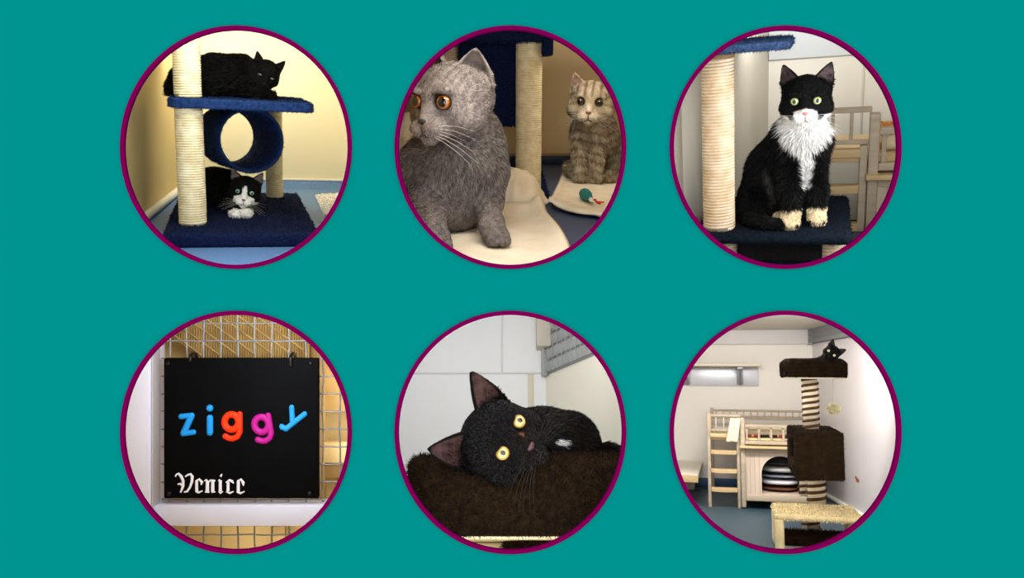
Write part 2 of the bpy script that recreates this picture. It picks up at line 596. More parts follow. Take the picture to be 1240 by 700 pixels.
def cat_tree_one():
    r = R1
    t_b = .03
    fl = r.P(196, 283, z=t_b); fr = r.P(387, 283, z=t_b)
    yf = (fl.y + fr.y) / 2
    ybk = r.P(300, 233, z=t_b).y
    T = Thing(r, 'cat_tree', 'blue carpeted cat tree with tunnel on the blue vinyl floor, two cats on it', 'cat tree', ((fl.x + fr.x) / 2, (yf + ybk) / 2, 0))
    b = MB().box((fl.x, yf, 0), (fr.x, ybk, t_b), .008, 3)
    T.part('base_board', b, navy); 
    pile(T.o, b, T.base, 9000, .004, .0007, (11, 19, 46), fibre, 'base_pile')
    # posts
    R = 17.2 * r.mpp(233, 200, 1.98)
    pf = r.P(233, 274, z=t_b)
    c1 = (pf.x, pf.y + R)
    ysf = c1[1] - R - .012
    z1 = r.P(290, 133.5, y=ysf).z; z2 = r.P(290, 121.5, y=ysf).z
    T.part('lower_post', MB().rope_post(*c1, t_b, z1, R, .0028), rope_m)
    ztop = r.P(233, 14, y=c1[1]).z
    T.part('upper_post', MB().rope_post(*c1, z2, ztop, R * .97, .0028), rope_m)
    pr = r.P(333, 240, z=t_b)
    R2_ = 11 * r.mpp(333, 200, pr.y)
    T.part('rear_post', MB().rope_post(pr.x, pr.y + R2_, t_b, z1, R2_, .0028, seg=14), rope_m)
    # shelf with rounded rear corners
    xa, xb = r.P(202, 128, y=ysf).x, r.P(380.5, 128, y=ysf).x
    yr = pr.y + 2 * R2_ + .01
    poly = [(xa + .012, ysf), (xb - .012, ysf), (xb, ysf + .014)]
    for k in range(9):
        q = k / 8 * PI / 2
        poly.append((xb - .14 + .14 * math.cos(q), yr - .16 + .16 * math.sin(q)))
    for k in range(9):
        q = PI / 2 + k / 8 * PI / 2
        poly.append((xa + .1 + .1 * math.cos(q), yr - .12 + .12 * math.sin(q)))
    poly.append((xa, ysf + .014))
    sh = MB().prism(poly, Matrix.Identity(4), z1, z2, .004)
    T.part('shelf', sh, blue_c)
    pile(T.o, sh, T.base, 9000, .0032, .0006, (22, 40, 78), fibre, 'shelf_pile')
    # tunnel: open carpeted tube, axis running back and to the left
    a = r.P(304.5, 169.5, y=2.07); bb = r.P(274, 163.5, y=2.35)
    ax = (bb - a); Lx = ax.length; ax.normalize()
    Ro = 41.5 * r.mpp(304, 169, 2.07); Ri = Ro - .008
    zax = ax; xax = zax.cross(Vector((0, 0, 1))).normalized(); yax = zax.cross(xax)
    MM = Matrix((xax, yax, zax)).transposed()
    a = Vector((a.x, a.y, min(a.z, z1 - Ro)))
    tb = MB().lathe([(Ri, .004), (Ri + .004, 0), (Ro - .003, 0), (Ro, .005), (Ro, Lx - .005), (Ro - .003, Lx), (Ri + .003, Lx), (Ri, Lx - .004), (Ri, .004)], a, 56, MM)
    T.part('tunnel', tb, blue_c)
    pile(T.o, tb, T.base, 9000, .0035, .0006, (22, 44, 92), fibre, 'tunnel_pile')
    return dict(yf=yf, t_b=t_b, z2=z2, z1=z1, ysf=ysf, T=T, c1=c1, R=R, yr=yr)
t1 = cat_tree_one()

# fluffy white rug at the right edge
def rug_one():
    r = R1
    p = [r.P(381.5, 238, z=0), r.P(392, 262, z=0), r.P(432, 262, z=0), r.P(428, 236, z=0)]
    mb = MB()
    def fn(u, v):
        q = (p[0] * (1 - u) + p[3] * u) * (1 - v) + (p[1] * (1 - u) + p[2] * u) * v
        e = min(u, v, 1 - u, 1 - v)
        return Vector((q.x, q.y, .003 + .012 * min(1, e * 6) + .003 * math.sin(u * 31) * math.sin(v * 27)))
    mb.grid(fn, 24, 24)
    base = (p[0] + p[2]) / 2; base.z = 0
    wm = mat('white_fleece', (226, 218, 206), .95, scale=60, rgb2=(246, 240, 230), bump=.5, bscale=200)
    o = solo(r, 'rug', mb, wm, 'fluffy white rug on the blue floor right of the carpeted tree', 'rug', base)
    pile(o, mb, base, 5000, .016, .0012, (255, 254, 252), fibre, 'rug_pile', cvar=.08)
rug_one()

# ================================================================== ROOM 2: two grey cats
R2 = Room(617, 178, 80, (602, 298, 1.85))
yb2 = R2.P(690, 199, z=0).y
w2 = mat('tan_wall', (196, 172, 128), .75, scale=3, rgb2=(202, 178, 134), spec=.25)
vin2 = mat('slate_vinyl', (62, 78, 108), .5, scale=300, rgb2=(84, 100, 132), spec=.3)
skirt2 = mat('dark_slate_skirting', (34, 46, 66), .5, spec=.3)
shell(R2, yb2, w2, 'lrtb', w2)
structure(R2, 'floor', MB().add([(R2.P(455, 200, y=yb2).x, yb2, 0), (R2.P(780, 200, y=yb2).x, yb2, 0), (R2.near(780, 347).x, R2.near(780, 347).y + .03, 0), (R2.near(455, 347).x, R2.near(455, 347).y + .03, 0)], [(0, 3, 2, 1)]), vin2)
zs = R2.P(690, 189, y=yb2).z
structure(R2, 'baseboard_back', MB().box((R2.P(455, 200, y=yb2).x, yb2 - .008, 0), (R2.P(780, 200, y=yb2).x, yb2, zs), .003), skirt2)
tan_tr = mat('tan_trim', (150, 128, 92), .5)
structure(R2, 'trim_1', MB().box((R2.P(455, 200, y=yb2).x, yb2 - .01, zs), (R2.P(780, 200, y=yb2).x, yb2, zs + .012), .002), tan_tr)

def cat_tree_two():
    r = R2
    pr = r.P(640, 231, z=.03)
    R = 16.3 * r.mpp(640, 150, pr.y)
    cy_ = pr.y + R
    T = Thing(r, 'cat_tree', 'navy carpeted cat tree with one pale sisal post behind the grey cats', 'cat tree', (pr.x, cy_, 0))
    yf = pr.y - .06
    xr = r.P(669, 246, z=.03).x
    xl = r.P(520, 246, y=pr.y).x
    b = MB().box((xl, yf, 0), (xr, yb2 - .04, .03), .008, 3)
    T.part('base_board', b, navy)
    pile(T.o, b, T.base, 5000, .007, .0008, (24, 36, 72), fibre, 'base_pile')
    z1 = r.P(640, 50, y=pr.y).z
    ysh = pr.y - .03
    z0b = r.P(560, 50.5, y=ysh).z; z1b = r.P(560, 34, y=ysh).z
    T.part('post', MB().rope_post(pr.x, cy_, .03, z0b, R, .0033), rope_m)
    xs0, xs1 = r.P(500, 45, y=ysh).x, r.P(668, 45, y=ysh).x
    sb = MB().box((xs0, ysh, z0b), (xs1, ysh + .38, z1b), .01, 3)
    T.part('shelf', sb, navy)
    pile(T.o, sb, T.base, 5000, .007, .0008, (28, 42, 84), fibre, 'shelf_pile')
    # carpet lip hanging at the right end
    lip = MB().box((r.P(657, 60, y=ysh).x, ysh + .004, r.P(660, 68, y=ysh).z), (xs1 + .006, ysh + .35, z0b + .01), .008, 3)
    T.part('shelf_lip', lip, navy)
    # big carpeted house panel behind the cat
    yp = cy_ + R + .02
    hp = MB().box((r.P(556, 100, y=yp).x, yp, r.P(600, 153, y=yp).z), (r.P(630, 100, y=yp).x, yp + .22, z0b), .01, 3)
    T.part('house_box', hp, navy)
    pile(T.o, hp, T.base, 4000, .007, .0008, (26, 42, 92), fibre, 'house_pile')
    yq = yp + .1
    T.part('rear_post', MB().rope_post(r.P(545, 100, y=yq).x, yq, .03, z0b, R, .0033), rope_tan)
    return T
t2 = cat_tree_two()

def blanket(r, pts_px, label, z0=.004, amp=.008, nu=40, nv=30, th=.006, seed=0, heap=None, name='blanket'):
    """a cloth lying on the floor inside a four-cornered outline (floor points), with soft folds"""
    p = [r.P(*q, z=0) for q in pts_px]
    rnd = random.Random(seed)
    ph = [rnd.random() * 6 for _ in range(6)]
    def fn(u, v):
        q = (p[0] * (1 - u) + p[1] * u) * (1 - v) + (p[3] * (1 - u) + p[2] * u) * v
        w = amp * (.5 + .5 * math.sin(u * 9 + ph[0] + 2 * math.sin(v * 3 + ph[1]))) * (.5 + .5 * math.sin(v * 7 + ph[2] + u * 2))
        w += .35 * amp * (.5 + .5 * math.sin(u * 23 + ph[3]) * math.sin(v * 19 + ph[4]))
        dx = heap(u, v) if heap else (0, 0, 0)
        e = .012 * math.sin(u * 14 + ph[5]) * (1 if v < .02 or v > .98 else 0)
        return Vector((q.x + dx[0], q.y + dx[1] + e, z0 + w + dx[2]))
    base = (p[0] + p[1] + p[2] + p[3]) / 4
    base.z = 0
    o = solo(r, name, MB().grid(fn, nu, nv), cream_cloth, label, 'blanket', base)
    solidify(o, th, 0)
    return o
bb2 = R2
bl2 = blanket(R2, [(686, 202), (764, 202), (770, 278), (664, 256)], 'cream blanket spread under the seated tabby beside the blue toy mouse', amp=.006, seed=3,
        heap=lambda u, v: (0, 0, .016 * math.exp(-((v - .97) / .04) ** 2) + .010 * math.exp(-((u - .03) / .05) ** 2)))
bl1 = blanket(R2, [(492, 262), (654, 258), (694, 332), (476, 332)], 'cream blanket spread flat under the big grey cat at front', amp=.008, seed=5,
        heap=lambda u, v: (.02 * math.sin(v * 3.1) if u > .9 else 0, 0, .028 * math.exp(-((v - .03 - .06 * (1 - u)) / .07) ** 2) * (.3 + .7 * u) + .018 * math.exp(-((u - .97) / .04) ** 2)))
def heap_blanket(r, px0, px1, pyb, Y, pyt, label, seed, depth=.22, prof=None):
    """a rumpled mound of cloth"""
    x0, x1 = r.P(px0, pyb, y=Y).x, r.P(px1, pyb, y=Y).x
    H = r.P((px0 + px1) / 2, pyt, y=Y + depth / 2).z
    rnd = random.Random(seed); ph = [rnd.random() * 6 for _ in range(6)]
    def fn(u, v):
        b = math.sin(PI * min(1, max(0, v))) ** .6
        s = (prof(u) if prof else math.sin(PI * u) ** .5)
        z = H * b * s * (.9 + .1 * math.sin(7 * u + ph[0] + 3 * v)) + .006 * math.sin(19 * u + 11 * v + ph[1]) + .004 * math.sin(31 * u - 9 * v + ph[2])
        return Vector((x0 + (x1 - x0) * u + .02 * math.sin(5 * v + ph[3]), Y + depth * v, max(.004, z + .004)))
    base = ((x0 + x1) / 2, Y + depth / 2, 0)
    o = solo(r, 'blanket', MB().grid(fn, 36, 24), cream_cloth, label, 'blanket', base)
    solidify(o, .006, 0)
    return o
yh1 = R2.P(620, 258, z=0).y
heap_blanket(R2, 575, 660, 258, yh1 + .02, 203, 'crumpled cream blanket heaped at the foot of the pale sisal post', 8, .2, lambda u: min(1, math.sin(PI * min(u * .9 + .12, 1)) ** .7))
heap_blanket(R2, 468, 520, 240, 2.38, 138, 'crumpled cream blanket at the left behind the big grey cat', 11, .25)

def toy_mouse(r):
    a = r.P(705, 232, z=.027); b = r.P(716, 242, z=.026); c = r.P(727, 247, z=.016)
    T = Thing(r, 'toy_mouse', 'small teal toy mouse with red tail on the cream blanket', 'cat toy', (a.x, a.y, .006))
    tealm = mat('teal_felt', (34, 122, 122), .8, var=.25, scale=120, bump=.3)
    red = mat('red_cord', (196, 44, 30), .7)
    whm = mat('white_felt', (235, 230, 220), .8)
    d = (b - a)
    pts = [a + d * k / 8 for k in range(9)]
    rad = [.005, .012, .0165, .018, .017, .0145, .011, .008, .005]
    T.part('body', MB().tube(pts, rad, 12), tealm)
    T.part('collar', MB().tube([a + d * .88, a + d * 1.05, a + d * 1.15], [.0065, .006, .003], 10), whm)
    tl = [b, b + (c - b) * .35 + Vector((.004, 0, .004)), b + (c - b) * .7 + Vector((-.002, .004, 0)), c]
    T.part('tail', MB().tube(tl, .003, 6), red)
    T.part('tail_tip', MB().tube([b + (c - b) * .5, c + Vector((.012, .018, .002))], .0025, 6), red)
toy_mouse(R2)
# ================================================================== toy bunk bed with ladder (seen in rooms 3 and 6)
def toy_bed(r, X0, Y, u, label, depth, x_right=985, rear=True):
    """X0: x of the near post's left edge, Y: front plane, u: metres per unit; layout units: x 857..985, height above floor 0..117"""
    T = Thing(r, 'toy_bed', label, 'toy bed', (X0, Y, 0))
    def X(x): return X0 + (x - 897) * u
    def Z(y): return (617 - y) * u
    pine = wood_y; grey = wood_g
    pink = mat('pink_washed_board', (192, 172, 154), .6, scale=7, rgb2=(206, 188, 170), stretch=(5, 1, .6))
    bx = lambda x0, x1, y0, y1, d0, d1, bev=.002: MB().box((X(x0), Y + d0, Z(y1)), (X(x1), Y + d1, Z(y0)), bev)
    # ladder
    T.part('ladder_rail', bx(857, 861, 528, 617, 0, .022), grey)
    T.part('ladder_rail', bx(892.5, 896.5, 524, 617, 0, .022), grey)
    for y in (549, 572, 595):
        mb = MB()
        n = 12
        poly = [(X(861), Y + .002)] + [(X(861) + (X(892.5) - X(861)) * k / n, Y - .004 - .012 * math.sin(PI * k / n)) for k in range(n + 1)] + [(X(892.5), Y + .022), (X(861), Y + .022)]
        mb.prism(poly[1:], Matrix.Identity(4), Z(y + 2.5), Z(y - 2.2), .0015)
        T.part('ladder_rung', mb, pine)
    # raised end with spindles above the ladder
    T.part('corner_post', bx(856.5, 862, 500, 531, 0, .03, .004), grey)
    T.part('end_board', bx(861, 893, 526, 531, 0, .03), pine)
    T.part('top_rail', bx(861, 898, 502.5, 505.5, .004, .022), grey)
    T.part('lower_rail', bx(861, 898, 521, 523.5, .004, .022), grey)
    for x in (868, 877.5, 887.5):
        T.part('spindle', bx(x - 1, x + 1, 505, 521.5, .008, .018, .001), grey)
    # rear guard rail
    if rear:
        T.part('rear_rail', bx(861, x_right, 502, 505, depth - .02, depth), grey)
        T.part('rear_rail', bx(861, x_right, 512, 515, depth - .02, depth), grey)
    k = 866
    while rear and k < x_right:
        T.part('rear_spindle', bx(k - 1, k + 1, 505, 512.5, depth - .015, depth - .006, .001), pine)
        k += 9.5
    T.part('rear_post', bx(857, 861.5, 500 if rear else 531, 617, depth - .022, depth), grey)
    T.part('deck', bx(861, x_right, 531, 534, .01, depth), pine)
    # house: post, guard panel, ledge, body with an arched doorway
    T.part('house_post', bx(897, 902.5, 506, 615, -.01, .025, .003), grey)
    T.part('house_post', bx(x_right - 5, x_right, 506, 615, -.01, .025, .003), grey)
    T.part('guard_rail', bx(902.5, x_right - 5, 514, 518, -.006, .02), grey)
    T.part('guard_rail', bx(902.5, x_right - 5, 534, 538.5, -.006, .02), grey)
    k = 905
    while k < x_right - 6:
        T.part('guard_slat', bx(k - 1.3, k + 1.3, 518, 534, 0, .014, .001), grey)
        k += 14.5
    T.part('ledge', bx(896, x_right + 1, 540, 543, -.03, .03), pine)
    T.part('head_rail', bx(902.5, x_right - 5, 543, 548, -.006, .02), grey)
    T.part('bottom_rail', bx(902.5, x_right - 5, 600, 607, -.006, .02), grey)
    # front boards with the arch cut out
    ax0, ax1, ay = 921.5, 967, 598
    cxa = (ax0 + ax1) / 2; ra = (ax1 - ax0) / 2
    poly = [(X(902.5), Z(600)), (X(ax0), Z(600))]
    for q in range(25):
        w = PI - PI * q / 24
        poly.append((X(cxa + ra * math.cos(w)), Z(574 - 22 * math.sin(w))))
    poly += [(X(ax1), Z(600)), (X(x_right - 5), Z(600)), (X(x_right - 5), Z(548)), (X(902.5), Z(548))]
    MM = Matrix(((1, 0, 0, 0), (0, 0, 1, Y), (0, 1, 0, 0), (0, 0, 0, 1)))
    fp = T.part('front_boards', MB().prism(poly, MM, .002, .012), pink)
    gr = MB()
    for x in (908, 913.5, 919):
        gr.box((X(x - .3), Y + .0005, Z(600)), (X(x + .3), Y + .003, Z(548)))
    subpart(fp, 'board_joint', gr, mat('board_joint', (176, 156, 136), .8), T.base)
    T.part('side_board', MB().box((X(898), Y + .012, Z(607)), (X(902), Y + depth, Z(543)), .001), pink)
    T.part('side_board', MB().box((X(x_right - 5), Y + .012, Z(607)), (X(x_right - 1), Y + depth, Z(543)), .001), pink)
    T.part('house_back', MB().box((X(902), Y + depth - .01, Z(607)), (X(x_right - 5), Y + depth, Z(543)), .001), mat('grey_board', (120, 120, 124), .7))
    T.part('house_floor', MB().box((X(902), Y + .012, Z(601)), (X(x_right - 5), Y + depth - .01, Z(598)), .001), pink)
    return T, X, Z

# ================================================================== ROOM 3: black and white cat on a platform
R3 = Room(951, 178, 0, (1000, 302, 2.72), vx=1000)
yb3 = R3.P(1020, 300, z=0).y
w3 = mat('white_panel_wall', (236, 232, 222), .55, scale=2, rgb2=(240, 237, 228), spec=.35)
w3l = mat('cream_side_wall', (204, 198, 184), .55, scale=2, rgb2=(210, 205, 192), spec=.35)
shell(R3, yb3, w3, 'rtb', w3)
c3 = R3.P(929, 300, y=yb3)
e3 = R3.P(790, 250, y=1.72)
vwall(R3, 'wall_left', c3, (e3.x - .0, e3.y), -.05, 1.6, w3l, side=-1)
dk_floor = mat('navy_vinyl', (34, 52, 78), .5, scale=200, rgb2=(46, 66, 94))
xa3, xb3 = c3.x - .35, R3.P(1114, 300, y=yb3).x
STEP = .215
structure(R3, 'floor', MB().box((xa3, 2.16, -.012), (xb3, yb3, 0)), dk_floor)
structure(R3, 'floor', MB().box((xa3 - .3, 1.2, STEP - .012), (xb3, 2.16, STEP)), dk_floor)
structure(R3, 'trim_3', MB().box((xa3 - .3, 2.148, -.012), (xb3, 2.16, STEP)), dk_floor)
structure(R3, 'baseboard_back', MB().box((c3.x, yb3 - .006, 0), (R3.P(1114, 300, y=yb3).x, yb3, R3.P(1020, 266, y=yb3).z), .002), mat('navy_skirting', (24, 36, 52), .5))
# joint strips between the wall panels
for i_, px_ in enumerate((1043,)):
    s_ = R3.P(px_, 150, y=yb3)
    structure(R3, 'trim_%d' % (i_ + 1), MB().box((s_.x - .003, yb3 - .003, 0), (s_.x + .003, yb3, 1.6), .001), mat('panel_joint', (214, 210, 202), .5))
s_ = R3.P(960, 71, y=yb3)
structure(R3, 'trim_2', MB().box((c3.x, yb3 - .012, s_.z), (R3.P(1114, 300, y=yb3).x, yb3, s_.z + .4), .003), mat('pale_grey_panel', (214, 220, 226), .5))

def cat_tree_three():
    r = R3
    Yf = 1.80
    z2 = r.P(950, 285, y=Yf).z; z1 = r.P(950, 297.5, y=Yf).z
    ybk = r.P(1000, 236, z=z2).y
    xl, xr = r.P(866, 290, y=Yf).x, r.P(1031.5, 290, y=Yf).x
    T = Thing(r, 'cat_tree', 'dark navy cat tree platform with thick sisal post under the seated cat', 'cat tree', ((xl + xr) / 2, (Yf + ybk) / 2, 0))
    pl = MB().box((xl - .05, Yf, z1), (xr, ybk, z2), .012, 4)
    T.part('platform', pl, dark_c)
    pile(T.o, pl, T.base, 9000, .004, .0006, (16, 23, 33), fibre, 'platform_pile')
    R = 20 * r.mpp(869, 180, 1.86)
    pc = r.P(868.7, 281, z=z2)
    cc_ = (pc.x, pc.y + R * .9)
    zt = r.P(869, 69, y=cc_[1]).z
    T.part('post', MB().rope_post(*cc_, z2, zt, R, .0036), rope_tan)
    T.part('post_cap', MB().lathe([(0, zt - .002), (R * 1.01, zt - .002), (R * 1.01, zt + .012), (0, zt + .012)], (*cc_, 0), 24), mat('brown_card', (128, 100, 70), .8))
    # upper shelf, rounded end
    ys = cc_[1] - R - .03
    zs0 = zt + .010; zs1 = r.P(910, 53.5, y=ys).z
    xe = r.P(957.5, 58, y=ys).x; xs = r.P(800, 58, y=ys).x
    ye = ys + .24
    poly = [(xs, ys), (xe - .03, ys)]
    for k in range(9):
        q = -PI / 2 + k / 8 * PI / 2
        poly.append((xe - .03 + .03 * math.cos(q), ys + .03 + .03 * math.sin(q)))
    for k in range(9):
        q = k / 8 * PI / 2
        poly.append((xe - .05 + .05 * math.cos(q), ye - .05 + .05 * math.sin(q)))
    poly.append((xs, ye))
    sh = MB().prism(poly, Matrix.Identity(4), zs0, zs1, .006)
    T.part('shelf', sh, mat('steel_blue_carpet', (34, 50, 80), .95, scale=150, rgb2=(58, 80, 116), bump=.8, bscale=420, spec=.05))
    pile(T.o, sh, T.base, 7000, .004, .0006, (36, 54, 84), fibre, 'shelf_pile')
    # house box and short posts below the platform
    yb_ = Yf + .05
    T.part('house_box', MB().box((r.P(893, 310, y=yb_).x, yb_, STEP + .012), (r.P(996, 310, y=yb_).x, ybk - .02, z1), .01, 3), mat('black_carpet', (16, 17, 20), .95, var=.4, scale=150, bump=.6))
    for px_ in (878, 1010):
        q = r.P(px_, 305, y=Yf + .07)
        T.part('short_post', MB().rope_post(q.x, q.y, STEP + .012, z1, .03, .0045, seg=14), rope_tan)
    T.part('base_board', MB().box((xl - .02, Yf + .02, STEP), (xr - .01, min(ybk, 2.13), STEP + .014), .005, 3), dark_c)
    return dict(z2=z2, Yf=Yf, ybk=ybk)
t3 = cat_tree_three()
Yb_ = 2.26
u3 = R3.P(1050, 131, y=Yb_).z / 114
T3b, X3, Z3 = toy_bed(R3, R3.P(1051, 200, y=Yb_).x, Yb_, u3, 'wooden toy bunk bed with ladder behind the black and white cat', .36, x_right=925, rear=False)
# orange and cream soft toy ball lying on the bed
def soft_toy(r):
    Yt = Yb_ + .1
    c = r.P(1077, 166, y=Yt)
    T = Thing(r, 'soft_toy', 'plump orange and cream soft toy behind the bed guard rail', 'soft toy', (c.x, Yt, Z3(531)))
    om = mat('orange_plush', (196, 128, 62), .9, var=.25, scale=60, bump=.5)
    cm = mat('cream_plush', (236, 222, 196), .9, var=.08, scale=60, bump=.5)
    u = r.mpp(1077, 166, Yt)
    z0 = Z3(531) + .002
    T.part('body', MB().ball((c.x, Yt, z0 + 12 * u), (17 * u, 13 * u, 13 * u), 20), cm)
    T.part('head', MB().ball((c.x - 2 * u, Yt - 2 * u, z0 + 27 * u), (14 * u, 11 * u, 10.5 * u), 20), om)
    T.part('ear', MB().ball((c.x - 11 * u, Yt, z0 + 34 * u), (4 * u, 3 * u, 4 * u), 12), om)
    T.part('paw', MB().ball((c.x - 11 * u, Yt - 8 * u, z0 + 6 * u), (6 * u, 6 * u, 5 * u), 14), om)
    T.part('muzzle', MB().ball((c.x - 4 * u, Yt - 11 * u, z0 + 24 * u), (5 * u, 4 * u, 4 * u), 14), cm)
soft_toy(R3)

# ================================================================== ROOM 4: name board on wire mesh
R4 = Room(286, 523, 523, (286, 695, 1.75), flat=True)
w4 = mat('tan_plaster', (222, 194, 130), .8, scale=3, rgb2=(232, 206, 146))
yb4 = 2.1
shell(R4, yb4, w4, 'lrtb', w4)
white_f = mat('white_frame_paint', (208, 213, 240), .35, var=.02, scale=5, spec=.4)
grey_f = mat('grey_frame_side', (172, 170, 180), .4, spec=.4)
YM, YSG = 1.86, 1.835
def pt4(px, py, Y): return R4.P(px, py, y=Y)
# mesh gate: frame with welded wire
T4 = Thing(R4, 'mesh_gate', 'white framed galvanised wire mesh gate behind the black name board', 'gate', pt4(286, 690, YM))
def r4box(x0, x1, y0, y1, Y0, Y1, bev=.002):
    a, b = pt4(x0, y1, Y0), pt4(x1, y0, Y0)
    return MB().box((a.x, Y0, a.z), (b.x, Y1, b.z), bev)
T4.part('stile', r4box(128, 181.5, 350, 700, YM - .05, YM + .03), white_f)
sd = MB()
a_ = pt4(182, 350, YM - .045); b_ = pt4(195, 608, YM - .004)
sd.box((pt4(181.5, 400, YM - .05).x, YM - .045, pt4(190, 608, YM).z), (pt4(195.5, 400, YM).x, YM - .004, a_.z), .002)
T4.part('stile_reveal', sd, grey_f, label='grey inner edge of the white stile')
T4.part('rail', r4box(175, 444, 612, 637.5, YM - .03, YM + .03), white_f)
wires = MB()
wr = .9 * R4.mpp(286, 500, YM)
xs4 = [205.6 + 20.6 * k for k in range(-1, 12)]
ys4 = [391.5 + 21.3 * k for k in range(-2, 15)]
zt4, zb4 = pt4(286, 352, YM).z, pt4(286, 694, YM).z
for x in xs4:
    if x < 197: continue
    p = pt4(x, 500, YM).x
    wires.tube([(p + .0012 * math.sin(k * 1.7 + x), YM + .001 * math.sin(k * 2.3 + x), zb4 + (zt4 - zb4) * k / 16) for k in range(17)], wr * 1.25, 8)
xl4, xr4 = pt4(196, 500, YM).x, pt4(444, 500, YM).x
for y in ys4:
    z = pt4(286, y, YM).z
    wires.tube([(xl4 + (xr4 - xl4) * k / 16, YM - wr * 1.8 + .0008 * math.sin(k * 1.3 + y), z + .0008 * math.sin(k * 2.1 + y)) for k in range(17)], wr, 8)
T4.part('wire_mesh', wires, metal_g)

# the board, its hooks, screws and painted word
def sign_board():
    x0, x1, y0, y1 = 198, 386, 433.5, 604
    A, B = pt4(x0, y1, YSG), pt4(x1, y0, YSG)
    T = Thing(R4, 'name_board', 'black square name board with coloured magnet letters hung on wire mesh', 'sign', ((A.x + B.x) / 2, YSG, A.z))
    blk = mat('black_plastic', (4, 5, 8), .6, var=.25, scale=25, spec=.05, bump=.05, bscale=40)
    T.part('board', MB().box((A.x, YSG, A.z), (B.x, YSG + .012, B.z), .0035, 3), blk)
    blk2 = mat('black_metal', (8, 8, 9), .35)
    u = R4.mpp(286, 500, YSG)
    for px_, dn_ in ((231, 3), (352.5, 9)):
        p = pt4(px_, 434, YSG)
        h = MB().tube([p + Vector((0, -.003, -dn_ * u)), p + Vector((0, -.004, -2 * u)), p + Vector((0, -.002, 3 * u)), p + Vector((0, .012, 5.5 * u)), p + Vector((0, .03, 4 * u)), p + Vector((0, .036, -1 * u))], 2.1 * u, 8)
        h.tube([p + Vector((0, 0, 2 * u)), p + Vector((3.5 * u, -.002, 4 * u)), p + Vector((4 * u, .004, 0))], 1.3 * u, 6)
        ho = T.part('hook', h, blk2)
    for px_, py_ in ((376, 440), (375, 597.5), (203.5, 440), (205, 598)):
        p = pt4(px_, py_, YSG)
        sc = MB().lathe([(0, 0), (2.6 * u, 0), (2.4 * u, .002), (1.2 * u, .003), (0, .003)], p, 14, Matrix(((1, 0, 0), (0, 0, -1), (0, 1, 0))))
        T.part('screw', sc, blk2)
    white_p = mat('white_lettering', (226, 228, 244), .6)
    strokes = [
        ([(90, 152), (108, 118), (140, 106), (178, 148), (206, 210), (206, 290), (190, 342), (168, 390)], [12, 13, 17, 24, 23, 22, 18, 12]),
        ([(125, 268), (160, 258), (205, 296)], [10, 15, 14]),
        ([(238, 152), (282, 124), (320, 114), (346, 152), (338, 232), (310, 312), (268, 374), (220, 384)], [12, 15, 19, 23, 21, 17, 17, 12]),
        ([(410, 215), (412, 375)], [23, 24]), ([(398, 218), (450, 190), (490, 235), (478, 278)], [12, 17, 24, 8]), ([(395, 376), (440, 390), (502, 364)], [11, 16, 8]),
        ([(524, 216), (555, 200), (572, 230), (570, 375)], [9, 15, 26, 28]), ([(535, 382), (602, 384)], [12, 12]), ([(575, 245), (620, 206), (648, 216), (690, 212)], [8, 14, 20, 13]),
        ([(652, 215), (652, 378)], [25, 26]), ([(632, 385), (692, 380)], [12, 9]),
        ([(790, 112), (770, 152)], [9, 17]), ([(734, 218), (764, 198)], [8, 18]), ([(766, 205), (766, 372)], [24, 25]), ([(738, 374), (768, 398), (806, 374)], [8, 18, 8]),
        ([(848, 242), (905, 206), (944, 222), (966, 252)], [10, 20, 22, 8]), ([(882, 238), (882, 372)], [23, 24]), ([(855, 376), (905, 400), (966, 374)], [10, 17, 8]),
        ([(1036, 220), (1036, 378)], [24, 25]), ([(1022, 218), (1075, 194), (1110, 242), (1114, 290)], [11, 18, 25, 8]), ([(1010, 380), (1066, 402), (1132, 374)], [10, 18, 8])]
    mb = MB()
    for pts, rr in strokes:
        P = [pt4(205 + x / 12.4, 565 + y / 12.4, YSG) for x, y in pts]
        t = MB().tube(P, [q / 12.4 * u for q in rr], 10)
        t.v = [(v[0], YSG + (v[1] - YSG) * .15, v[2]) for v in t.v]
        mb.add(t.v, t.f, True)
    T.part('painted_word', mb, white_p, label='white blackletter word Venice')
    return T
T4s = sign_board()
def letter(name, strokes, rgb, label):
    u = R4.mpp(286, 500, YSG)
    m = mat('plastic_' + name, rgb, .4, spec=.2)
    mb = MB()
    ctr = None
    for pts, rad in strokes:
        P = [pt4(x, y, YSG) for x, y in pts]
        if len(P) == 1:
            mb.ball(P[0], (rad * u, rad * u, rad * u), 18)
        else:
            closed = (pts[0] == pts[-1])
            if closed: P = P[:-1]
            mb.tube(P, rad * u, 14, closed=closed)
            if not closed:
                mb.ball(P[0], rad * u, 14); mb.ball(P[-1], rad * u, 14)
    mb.v = [(v[0], YSG - .0002 + min(0, (v[1] - YSG)) * .85, v[2]) for v in mb.v]
    xs_ = [v[0] for v in mb.v]; zs_ = [v[2] for v in mb.v]
    solo(R4, 'magnet_letter', mb, m, label, 'magnet letter', ((min(xs_) + max(xs_)) / 2, YSG, min(zs_)), 'plastic magnet letters on the name board')
def ring(cx, cy, rx, ry, n=28):
    p = [(cx + rx * math.cos(2 * PI * k / n), cy + ry * math.sin(2 * PI * k / n)) for k in range(n)]
    return p + [p[0]]
letter('sky', [([(219.5, 504.4), (232.5, 503)], 3.4), ([(232, 503.8), (222.5, 524.5)], 4), ([(222, 525), (234.5, 523.4)], 3.4)], (24, 142, 228), 'light blue magnet letter z at the left of the board')
letter('sky', [([(254.4, 506), (254.4, 523.8)], 4), ([(254.2, 494.2)], 4.4)], (24, 142, 228), 'light blue magnet letter i with its dot')
